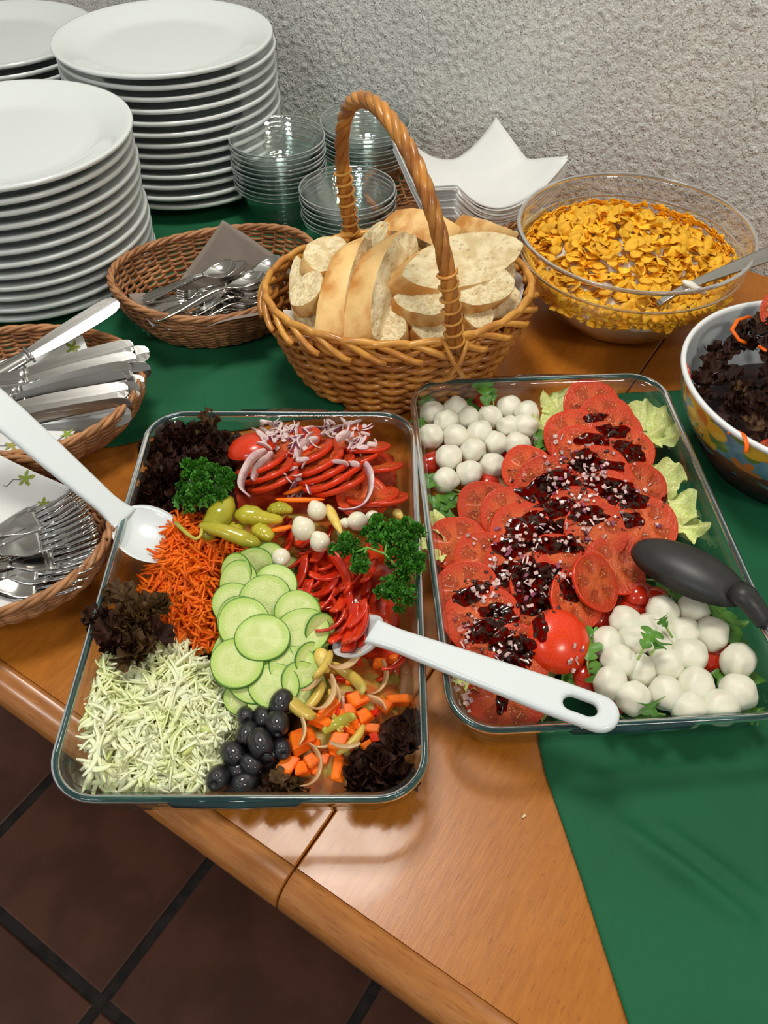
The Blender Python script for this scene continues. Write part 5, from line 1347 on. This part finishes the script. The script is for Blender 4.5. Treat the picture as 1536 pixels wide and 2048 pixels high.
# ivy printed napkins under the knives and forks
tri_sheet('paper_napkin', 'white napkin printed with ivy leaves under the table knives', [P(-30, 735, .048), P(165, 672, .064), P(200, 760, .040), P(-60, 850, .036)], NAP, .004, [(.72, .42, .0085, 1.2), (.88, .18, .0085, 2.6), (.98, .55, .006, .6), (.3, .75, .008, 2)])
tri_sheet('paper_napkin', 'front flap of the ivy printed napkin at the near rim of knife basket', [P(-50, 858, .050), P(150, 862, .056), P(120, 900, .054), P(-50, 905, .050)], NAP, 0, [(.42, .75, .008, .3), (.95, .2, .007, 1)])
tri_sheet('paper_napkin', 'white napkin printed with ivy leaves under the forks', [P(-70, 880, .062), P(140, 975, .058), P(60, 1130, .030), P(-120, 1010, .045)], NAP, .004, [(.62, .12, .0085, .2), (.85, .3, .006, 1.5)])
tri_sheet('paper_napkin', 'near flap of the ivy printed napkin at the front of fork basket', [P(-60, 1150, .05), P(80, 1180, .045), P(60, 1210, .048), P(-60, 1225, .050)], NAP, 0, [(.55, .3, .008, .4)])
# white cloth liner in bread basket
tri_sheet('paper_napkin', 'white napkin lining the left side of the bread basket', [P(566, 620, .112), P(585, 625, .095), P(645, 700, .085), P(600, 690, .104)], NAP, .004)
tri_sheet('paper_napkin', 'white napkin lining the right side of the bread basket', [P(1012, 522, .118), P(1052, 560, .108), P(1040, 610, .104), P(1010, 590, .088)], NAP, .006)

# ------------------------------------------------------------ cutlery
def hprof(st, seg=10, th=.0011, dish=0):
    """solid strip along +X from stations (x, halfwidth, z, dish depth, thickness)"""
    rows = []
    for x, hw, z, d, t in st:
        top = [Vector((x, hw * c, z - d * (1 - c * c))) for c in [1 - 2 * i / seg for i in range(seg + 1)]]
        bot = [Vector((x, hw * c, z - d * (1 - c * c) - t)) for c in [-1 + 2 * i / seg for i in range(seg + 1)]]
        rows.append(top + bot)
    return MB().loops(rows, cap0=True, cap1=True)
def smooth(st, k=3):
    out = []
    for i in range(len(st) - 1):
        a = st[max(0, i - 1)]; b = st[i]; c = st[i + 1]; d = st[min(len(st) - 1, i + 2)]
        for j in range(k):
            f = j / k; out.append(tuple(.5 * ((2 * b[n_]) + (c[n_] - a[n_]) * f + (2 * a[n_] - 5 * b[n_] + 4 * c[n_] - d[n_]) * f * f + (3 * b[n_] - a[n_] - 3 * c[n_] + d[n_]) * f ** 3) for n_ in range(len(b))))
    out.append(st[-1]); return [tuple([o_[0], max(.0003, o_[1]), *o_[2:]]) for o_ in out]
# handle end at x=0, head at the far end
HND = smooth([(0, .0012, .001, 0, .0016), (.003, .0062, .001, .0006, .0018), (.012, .0092, .0012, .0008, .002), (.04, .0078, .003, .0004, .002), (.075, .0045, .007, 0, .0026), (.10, .0032, .009, 0, .0030), (.118, .0034, .007, 0, .0028)])
hnd = hprof(HND).mesh('handle', STEEL)
SB = smooth([(.116, .0034, .0072, 0, .0026), (.124, .0065, .0058, .0005, .0018), (.133, .0130, .0050, .003, .0012), (.145, .0168, .0046, .0060, .001), (.157, .0172, .0046, .0066, .001), (.168, .0145, .0050, .0045, .001), (.175, .0095, .0054, .002, .001), (.179, .0020, .0057, 0, .001)])
spoonM = [('handle', hnd), ('bowl', hprof(SB, 12).mesh('bowl', STEEL))]
FB = smooth([(.116, .0034, .0072, 0, .0026), (.126, .0075, .0052, .0004, .0018), (.136, .0118, .0030, .001, .0014), (.150, .0125, .0024, .0012, .0013)])
forkM = [('handle', hnd), ('head', hprof(FB).mesh('head', STEEL))]
tn = hprof([(.149, .0017, .0018, 0, .0016), (.165, .0015, .0012, 0, .0015), (.182, .0012, .0042, 0, .0013), (.190, .0005, .0064, 0, .0008)], 4)
for k in range(4):
    y = (k - 1.5) * .0066
    mt = MB(); mt.v = [(v[0], v[1] + y, v[2]) for v in tn.v]; mt.f = tn.f; mt.m = tn.m
    forkM.append(('tine', mt.mesh('tine', STEEL)))
KH = MB().tube([(x, 0, .002) for x in (0, .004, .02, .06, .095, .104)], [.002, .0075, .0088, .0072, .0062, .0064], 14, flat=.55).mesh('handle', STEEL)
def blade():
    rows = []
    for x, y0, y1 in ((.103, -.0055, .0055), (.112, -.0062, .0066), (.135, -.0078, .0085), (.165, -.0082, .0098), (.19, -.0078, .0102), (.204, -.0068, .0100), (.2115, -.0045, .0084), (.2150, -.0015, .0050)):
        rows.append([(x, y0, .002), (x, (y0 + y1) / 2, .0010), (x, y1, .0014), (x, y1, .0026), (x, (y0 + y1) / 2, .0030)])
    return MB().loops(rows, cap0=True, cap1=True).mesh('blade', STEELB, False)
bol = MB().box(.1015, .1045, -.0068, .0068, -.0022, .0062).mesh('bolster', STEEL)
knifeM = [('handle', KH), ('bolster', bol), ('blade', blade())]
def cutlery(nm, parts, lst, Lt, cat, grp, fit=False, wk=1):
    first = None
    for (hx, hy, hz, tx, ty, tz, roll, lab) in lst:
        if nm == 'table_knife': roll += 38       # a point of the handle and the tip
        b = P(tx, ty, tz); a = P(hx, hy, hz); d = (b - a).normalized(); k = 1
        if fit: k = (b - a).length / Lt
        else: a = b - d * Lt
        mw = align(a, b) @ Matrix.Rotation(radians(roll), 4, 'X') @ S(k, max(.8, k) * wk, max(.8, k))
        if first is None: first = thing(nm, parts, lab, cat, mw, grp); o = first
        else: o = clone(first, mw, lab)
cutlery('spoon', spoonM, [(284, 600, .064, 474, 532, .084, 8, 'spoon on top of the heap with its bowl at the centre'), (307, 640, .066, 530, 552, .080, -6, 'long spoon lying diagonally over the front of the heap'), (300, 590, .056, 497, 534, .076, 4, 'spoon behind the central one, bowl overlapping it'),
        (350, 622, .060, 534, 560, .074, 0, 'spoon with bowl just left of the bread basket'), (400, 600, .060, 567, 522, .084, 5, 'spoon leaning over the right rim of its basket'), (360, 640, .052, 532, 578, .064, -5, 'spoon second in the pile of bowls at right'), (370, 650, .046, 534, 592, .056, -8, 'spoon lowest in the pile of bowls at right'),
        (310, 645, .046, 470, 605, .050, 170, 'spoon lying face down in the bottom'), (290, 612, .05, 450, 585, .056, 10, 'spoon under the topmost handle'), (360, 655, .044, 515, 606, .048, 0, 'spoon at the front rim under the others'), (280, 622, .054, 430, 600, .054, 30, 'spoon with its edge up at the left')], .179, 'spoon', 'spoons in the wicker basket', True)
cutlery('fork', forkM, [(470, 585, .062, 350, 592, .064, 0, 'fork with handle crossing the spoon heap'), (410, 615, .058, 490, 572, .064, 0, 'fork with tines beside the spoon bowls'), (390, 650, .048, 470, 585, .058, 10, 'fork lying low in the spoon basket'), (330, 655, .048, 440, 625, .052, 0, 'fork at the front of the spoon basket')], .19, 'fork', 'forks among the spoons', True)
KL = [(0, 746, .062, 240, 606, .082, -18, 'single knife pointing up right, apart from the others'), (88, 742, .066, 271, 697, .074, -12, 'knife at the back of the bundle'), (88, 752, .060, 302, 710, .066, -10, 'second knife from the back, reaching farthest right'), (90, 762, .066, 276, 722, .070, -8, 'third knife from the back'),
      (95, 772, .064, 304, 742, .060, 30, 'knife with its edge up, pointing far right'), (90, 778, .070, 268, 742, .074, 10, 'wide-bladed knife on top of the bundle'), (84, 792, .068, 256, 758, .070, 28, 'knife below the wide-bladed one, tilted'), (85, 800, .060, 292, 769, .058, -5, 'knife tip peeking right under the bundle'),
      (82, 812, .068, 260, 785, .068, -14, 'bright flat knife in the middle front'), (84, 806, .062, 283, 784, .060, 5, 'knife lying beneath the bright flat one'), (85, 826, .060, 260, 803, .062, -10, 'knife second from the front'), (86, 838, .058, 268, 812, .058, 40, 'knife turned on edge near the front'), (88, 850, .052, 266, 833, .052, 8, 'front knife closest to the fork basket'),
      (80, 760, .054, 240, 735, .056, 0, 'knife buried under the bundle at back'), (80, 830, .050, 230, 800, .050, 0, 'knife buried under the bundle at front')]
cutlery('table_knife', knifeM, KL, .216, 'knife', 'table knives in the wicker basket', False, 1.25)
FL = []
names = ['farthest fork, tines against the back rim', 'second fork from the back', 'third fork from the back', 'fourth fork from the back', 'fifth fork from the back', 'sixth fork from the back', 'middle fork of the bundle', 'sixth fork from the front', 'fifth fork from the front', 'fourth fork from the front', 'third fork from the front', 'second fork from the front', 'nearest fork with its curved neck in front', 'top fork of the bundle']
tips = [(150, 985), (162, 997), (172, 1010), (182, 1024), (190, 1040), (196, 1056), (200, 1074), (202, 1092), (200, 1110), (194, 1128), (184, 1144), (172, 1158), (158, 1172), (176, 1052)]
for i, (tx, ty) in enumerate(tips):
    an = radians(38 - i * 2.6) if i < 13 else radians(26)
    hx, hy = tx - 190 * cos(an), ty + 190 * sin(an) * .72
    zt = .050 + (.006 if i % 2 else 0) + (.008 if i == 13 else 0)
    FL.append((hx, hy, zt - .004, tx, ty, zt, -6 + (i % 3) * 8, names[i] + ' in the fork basket'))
cutlery('fork', forkM, FL, .19, 'fork', 'forks in the wicker basket')

# ------------------------------------------------------------ cornflakes, cream and spoon in the mixing bowl
FLK = mat('cornflake', (.95, .56, .030), (.90, .42, .016), 110, .42, .35, 350, .0008, rand=.14)
CREAM = mat('white_cream', (.86, .83, .76), (.83, .79, .68), 40, .35, .3, 60, .002, sss=.3)
def flake(seed):
    q = random.Random(seed); NA = 12; ph = [q.uniform(0, 6) for _ in range(4)]; cv = q.uniform(.1, .5); rows = []
    def pt(r, a, dz):
        o_ = 1 + .13 * sin(2 * a + ph[0]) + .10 * sin(3 * a + ph[1]) + .06 * sin(5 * a + ph[2]); x, y = r * o_ * cos(a), r * o_ * sin(a) * .8
        return (x, y, dz + cv * x * x * .55 - .25 * y * y + .12 * sin(4 * x + ph[2]) * sin(5 * y + ph[3]))
    A = [2 * pi * k / NA for k in range(NA)]
    rows = [[pt(.05, a, .05) for a in A], [pt(.55, a, .06) for a in A], [pt(1, a, .02) for a in A], [pt(1, a, -.04) for a in A], [pt(.55, a, -.05) for a in A], [pt(.05, a, -.05) for a in A]]
    return MB().loops(rows, cap0=True, cap1=True)
FK = [flake(i) for i in range(7)]; FKM = [f.mesh('cornflake', FLK) for f in FK]
def ctop(x, y):
    """surface of the heap above the tabletop, in bowl coordinates"""
    r = hypot(x, y)
    return .078 + .034 * exp(-((x + .025) ** 2 + (y - .030) ** 2) / .0042) + .014 * exp(-((x - .045) ** 2 + (y - .01) ** 2) / .003) - .010 * (r / .12) ** 2 - .012 * exp(-((x - .05) ** 2 + (y + .055) ** 2) / .0016)
rows = []
for i in range(14):
    f = i / 13; row = []
    for k in range(64):
        a = 2 * pi * k / 64; zz = .070
        rmax = bowl_r(.068) - .0045; x, y = rmax * f * cos(a) + 1e-5 * cos(a), rmax * f * sin(a) + 1e-5 * sin(a)
        row.append((x, y, min(ctop(x, y) - .007, .098) + .004 * noise.noise(Vector((x * 60, y * 60, 1))) if f < .99 else .066 + .004 * sin(a * 5)))
    rows.append(row)
for z in (.055, .045, .035, .025, .016, .010):
    rows.append([((bowl_r(z) - .0042) * cos(2 * pi * k / 64), (bowl_r(z) - .0042) * sin(2 * pi * k / 64), z) for k in range(64)])
o = link('creamy_dessert', MB().loops(rows, cap0=True, cap1=True).mesh('creamy_dessert', CREAM)); o.matrix_world = L((cb.x, cb.y, T)); tag(o, 'white creamy mass under the cornflakes in the glass mixing bowl', 'dessert', kind='stuff')
q = random.Random(77)
def flake_m(x, y, z, s, mt): return L((cb.x + x, cb.y + y, T + z)) @ rot(q.uniform(0, 360), q.uniform(0, mt), q.uniform(0, 360)) @ S(s)
mb = MB(); cnt = 0
for k in range(1300):                                     # lower layers and those pressed against the glass
    a = q.uniform(0, 2 * pi)
    if k % 2: r = .122 * sqrt(q.uniform(0, 1)); z = ctop(r * cos(a), r * sin(a)) - q.uniform(-.003, .005); mt = 55; M = flake_m(r * cos(a), r * sin(a), z, q.uniform(.006, .0095), mt)
    else:
        z = .088 - .024 * q.random() ** 1.6; r = bowl_r(z) - .006
        M = L((cb.x + r * cos(a), cb.y + r * sin(a), T + z)) @ Matrix.Rotation(a, 4, 'Z') @ Matrix.Rotation(radians(90 - 40), 4, 'Y') @ rot(q.uniform(0, 360), q.uniform(0, 16), q.uniform(0, 360)) @ S(q.uniform(.005, .008))
    f = FK[k % 7]; mb.add(f.v, f.f, 0, M)
o = link('cornflakes', mb.mesh('cornflakes', FLK)); tag(o, 'golden cornflakes packed deeper in the glass mixing bowl', 'cornflakes', kind='stuff')
k = 0
while k < 300:
    a = q.uniform(0, 2 * pi); r = .120 * sqrt(q.uniform(0, 1)); x, y = r * cos(a), r * sin(a)
    if y < -.085 and x < .0 and q.random() < .6: continue
    if hypot(x + .03, y + .09) < .016 or hypot(x - .055, y + .075) < .022: continue
    m = flake_m(x, y, ctop(x, y) + .004 + q.uniform(0, .005), q.uniform(.0068, .0100), 60)
    o = link('cornflake', FKM[k % 7]); o.matrix_world = m; tag(o, 'golden cornflake on top of the heap in the glass mixing bowl', 'cornflake', 'cornflakes on top of the heap'); k += 1
o = link('cornflake', FKM[2]); o.matrix_world = L(P(1455, 622, .004)) @ rot(40, 8, 150) @ S(.0085); tag(o, 'single stray cornflake on the table beside the flowered bowl', 'cornflake')
# its serving spoon
A_, B_ = P(1348, 588, .098), P(1560, 500, .128)
t = empty('serving_spoon', 'large steel serving spoon stuck in the cornflakes', 'spoon', align(A_, B_))
hd = hprof(smooth([(-.02, .004, -.004, 0, .003), (0, .0042, .002, 0, .003), (.03, .0055, .004, 0, .0028), (.08, .0085, .003, .0008, .0028), (.14, .0125, .001, .0015, .003), (.20, .0150, -.002, .002, .003)]))
link('handle', hd.mesh('handle', STEEL), t)
b = link('bowl', hprof(smooth([(-.018, .004, -.003, 0, .0025), (-.028, .014, -.008, .003, .0015), (-.045, .022, -.013, .008, .0012), (-.065, .022, -.020, .008, .0012), (-.078, .012, -.026, .003, .0012), (-.082, .002, -.028, 0, .001)]), 12).mesh('bowl', STEEL), t); b.matrix_basis = Matrix.Rotation(radians(-30), 4, 'Y') @ S(.55)
o = link('dollop', MB().lathe([(.0001, .006), (.006, .0055), (.011, .003), (.013, 0), (.010, -.003), (.0001, -.004)], 16).mesh('cream_dollop', CREAM)); o.name = 'cream_dollop'; o.matrix_world = L(P(1388, 575, .102)) @ rot(30, 30) @ S(1.3, .7, .8); tag(o, 'white dollop of cream beside the steel serving spoon', 'cream')

# ------------------------------------------------------------ flowered bowl with red lettuce
n = N('flower_print'); X = n.xyz()
th = n.ma('ARCTAN2', X[1], X[0])
cx_ = n.new('ShaderNodeCombineXYZ'); n.put(cx_.inputs[0], n.ma('MULTIPLY', th, .12)); n.put(cx_.inputs[1], n.ma('MULTIPLY', X[2], 1.15))
uv = cx_.outputs[0]
def petals(scale, seed, k, rad, asp=(1, 1, 1)):
    mp = n.new('ShaderNodeMapping'); n.l.new(uv, mp.inputs[0]); mp.inputs['Location'].default_value = seed; mp.inputs['Scale'].default_value = asp
    vn = n.new('ShaderNodeTexVoronoi', voronoi_dimensions='2D'); vn.inputs['Scale'].default_value = scale; vn.inputs['Randomness'].default_value = .75; n.l.new(mp.outputs[0], vn.inputs['Vector'])
    sc = n.new('ShaderNodeVectorMath', operation='SCALE'); n.l.new(mp.outputs[0], sc.inputs[0]); sc.inputs['Scale'].default_value = 1
    sb = n.new('ShaderNodeVectorMath', operation='SUBTRACT'); n.l.new(sc.outputs[0], sb.inputs[0]); n.l.new(vn.outputs['Position'], sb.inputs[1])
    x = n.xyz(sb.outputs[0]); r = n.ma('SQRT', n.ma('ADD', n.ma('MULTIPLY', x[0], x[0]), n.ma('MULTIPLY', x[1], x[1]))); a = n.ma('ARCTAN2', x[1], x[0])
    lim = n.ma('MULTIPLY', n.ma('MULTIPLY_ADD', n.ma('ABSOLUTE', n.ma('COSINE', n.ma('MULTIPLY', a, k / 2))), .62, .38), rad)
    d = n.ma('SUBTRACT', lim, r)
    return n.ramp(d, 0, rad * .08), n.ramp(r, rad * .30, rad * .22)
up_ = n.ramp(X[2], .058, .062); lo_ = n.ramp(X[2], .066, .060)
c = n.mix(n.ramp(n.noise(60, 3), .4, .6), (.10, .22, .32), (.16, .30, .40))  # print colours kept dark throughout: shade on the bowl's side is painted in
gp, _ = petals(17, (.3, .1, 0), 4, .026); c = n.mix(n.ma('MULTIPLY', gp, up_), c, (.13, .22, .04))
rp, rc = petals(12, (.9, .37, 0), 6, .050, (.7, 1.2, 1)); c = n.mix(n.ma('MULTIPLY', rp, lo_), c, n.mix(n.ramp(n.noise(160, 2), .4, .6), (.24, .035, .020), (.14, .030, .020)))
op, _ = petals(20, (.6, .8, 0), 5, .018); c = n.mix(n.ma('MULTIPLY', op, up_), c, (.60, .17, .03))
yp, yc = petals(14, (.15, .55, 0), 5, .034); c = n.mix(n.ma('MULTIPLY', yp, up_), c, n.mix(yc, (.66, .40, .03), (.50, .17, .02)))
FLP = n.fin(c, .25, coat=.3)
MELW = mat('white_melamine', (.80, .83, .84), rough=.25, coat=.2)
MELI = mat('bowl_inside', (.60, .67, .70), (.68, .73, .75), 12, .3, coat=.2)
fb = Vector((.4185, .615))
def fr_(z): return .062 + .066 * sin(min(1, z / .098) ** .85 * pi / 2)
t = empty('salad_bowl', 'large round bowl with yellow flower print and white rim at right', 'bowl', L((fb.x, fb.y, T + .004)))
zs = [.004, .012, .024, .036, .05, .064, .078, .09, .098]
link('printed_outside', MB().lathe([(0, .002), (.055, .002), (.057, 0), (.061, 0)] + [(fr_(z), z) for z in zs], 96).mesh('printed_outside', FLP), t)
link('rim', MB().lathe([(.1278, .0965), (.1300, .0985), (.1312, .1010), (.1305, .1032), (.1285, .1040), (.1262, .1030), (.1255, .1000)], 96).mesh('rim', MELW), t)
link('inside', MB().lathe([(.1258, .101)] + [(fr_(z) - .003, z) for z in zs[::-1]] + [(.05, .0055), (0, .0055)], 96).mesh('inside', MELI), t)
q = random.Random(55)
c0 = Vector((fb.x, fb.y, T + .02)); t = empty('red_lettuce', 'dark brown frilly lettuce filling the flowered bowl', 'lettuce', L(c0))
for k in range(430):
    a = q.uniform(0, 2 * pi); r = .110 * sqrt(q.uniform(0, 1)); x, y = r * cos(a), r * sin(a)
    z = .080 + .030 * (1 - (r / .115) ** 2) + .030 * exp(-((x + .005) ** 2 + (y - .055) ** 2) / .0025) + q.uniform(-.006, .004)
    s_ = q.uniform(.011, .018); o = link('leaf', q.choice(FR) if q.random() < .93 else q.choice(FR2), t)
    o.matrix_parent_inverse = Matrix(); o.matrix_basis = L((x, y, z - .02 - .35 * s_)) @ Matrix.Rotation(q.uniform(0, 2 * pi), 4, 'Z') @ Matrix.Rotation(radians(q.uniform(10, 65)), 4, 'X') @ S(s_)
lh = MB().lathe([(.0001, .082), (.04, .080), (.08, .070), (.105, .058), (.100, .045), (.075, .012), (.0001, .008)], 40).mesh('inner_mass', BEDD)
o = link('inner_mass', lh, t); o.location = (0, 0, -.034)
for pts, lab, r_ in [([(1500, 633, .118), (1475, 640, .122), (1464, 660, .122), (1478, 680, .118), (1492, 686, .114)], 'curled orange carrot strip at the back of the lettuce bowl', .0022), ([(1517, 692, .112), (1530, 700, .112), (1550, 715, .110)], 'orange carrot strip near the frame edge in lettuce bowl', .0022),
                     ([(1474, 862, .104), (1488, 870, .108), (1494, 890, .106), (1492, 905, .102)], 'curled carrot strip at the front of the lettuce bowl', .0020), ([(1456, 868, .102), (1462, 861, .105), (1466, 860, .103)], 'tiny carrot curl beside the front one', .0014)]:
    pts = [P(*a) for a in pts]; o = link('carrot_strip', MB().tube([p - pts[0] for p in pts], r_, 7, flat=.6).mesh('carrot_strip', CARR)); o.matrix_world = L(pts[0]); tag(o, lab, 'carrot')
mw = L(P(1558, 612, .128)) @ rot(200, 55, 20) @ S(.020); thing('tomato_slice', TS[1], 'red tomato slice sticking up at the back of the lettuce bowl', 'tomato', mw)
mw = L(P(1375, 750, .085)) @ rot(0, 70, 0) @ S(.012); thing('tomato_slice', TS[2], 'bit of tomato against the left wall of the lettuce bowl', 'tomato', mw)
mw = L(P(1532, 905, .084)) @ rot(180, 50, 0) @ S(.014); thing('tomato_slice', TS[3], 'bit of tomato at the front of the lettuce bowl', 'tomato', mw)
# crumb
o = link('bread_crumb', chunk(.0035, .0022, .0018, CRUMB, 9, 'bread_crumb')); o.matrix_world = L(P(1048, 1632, .0012)) @ rot(30, 0, 40); tag(o, 'tiny pale crumb lying alone on the bare table', 'crumb')
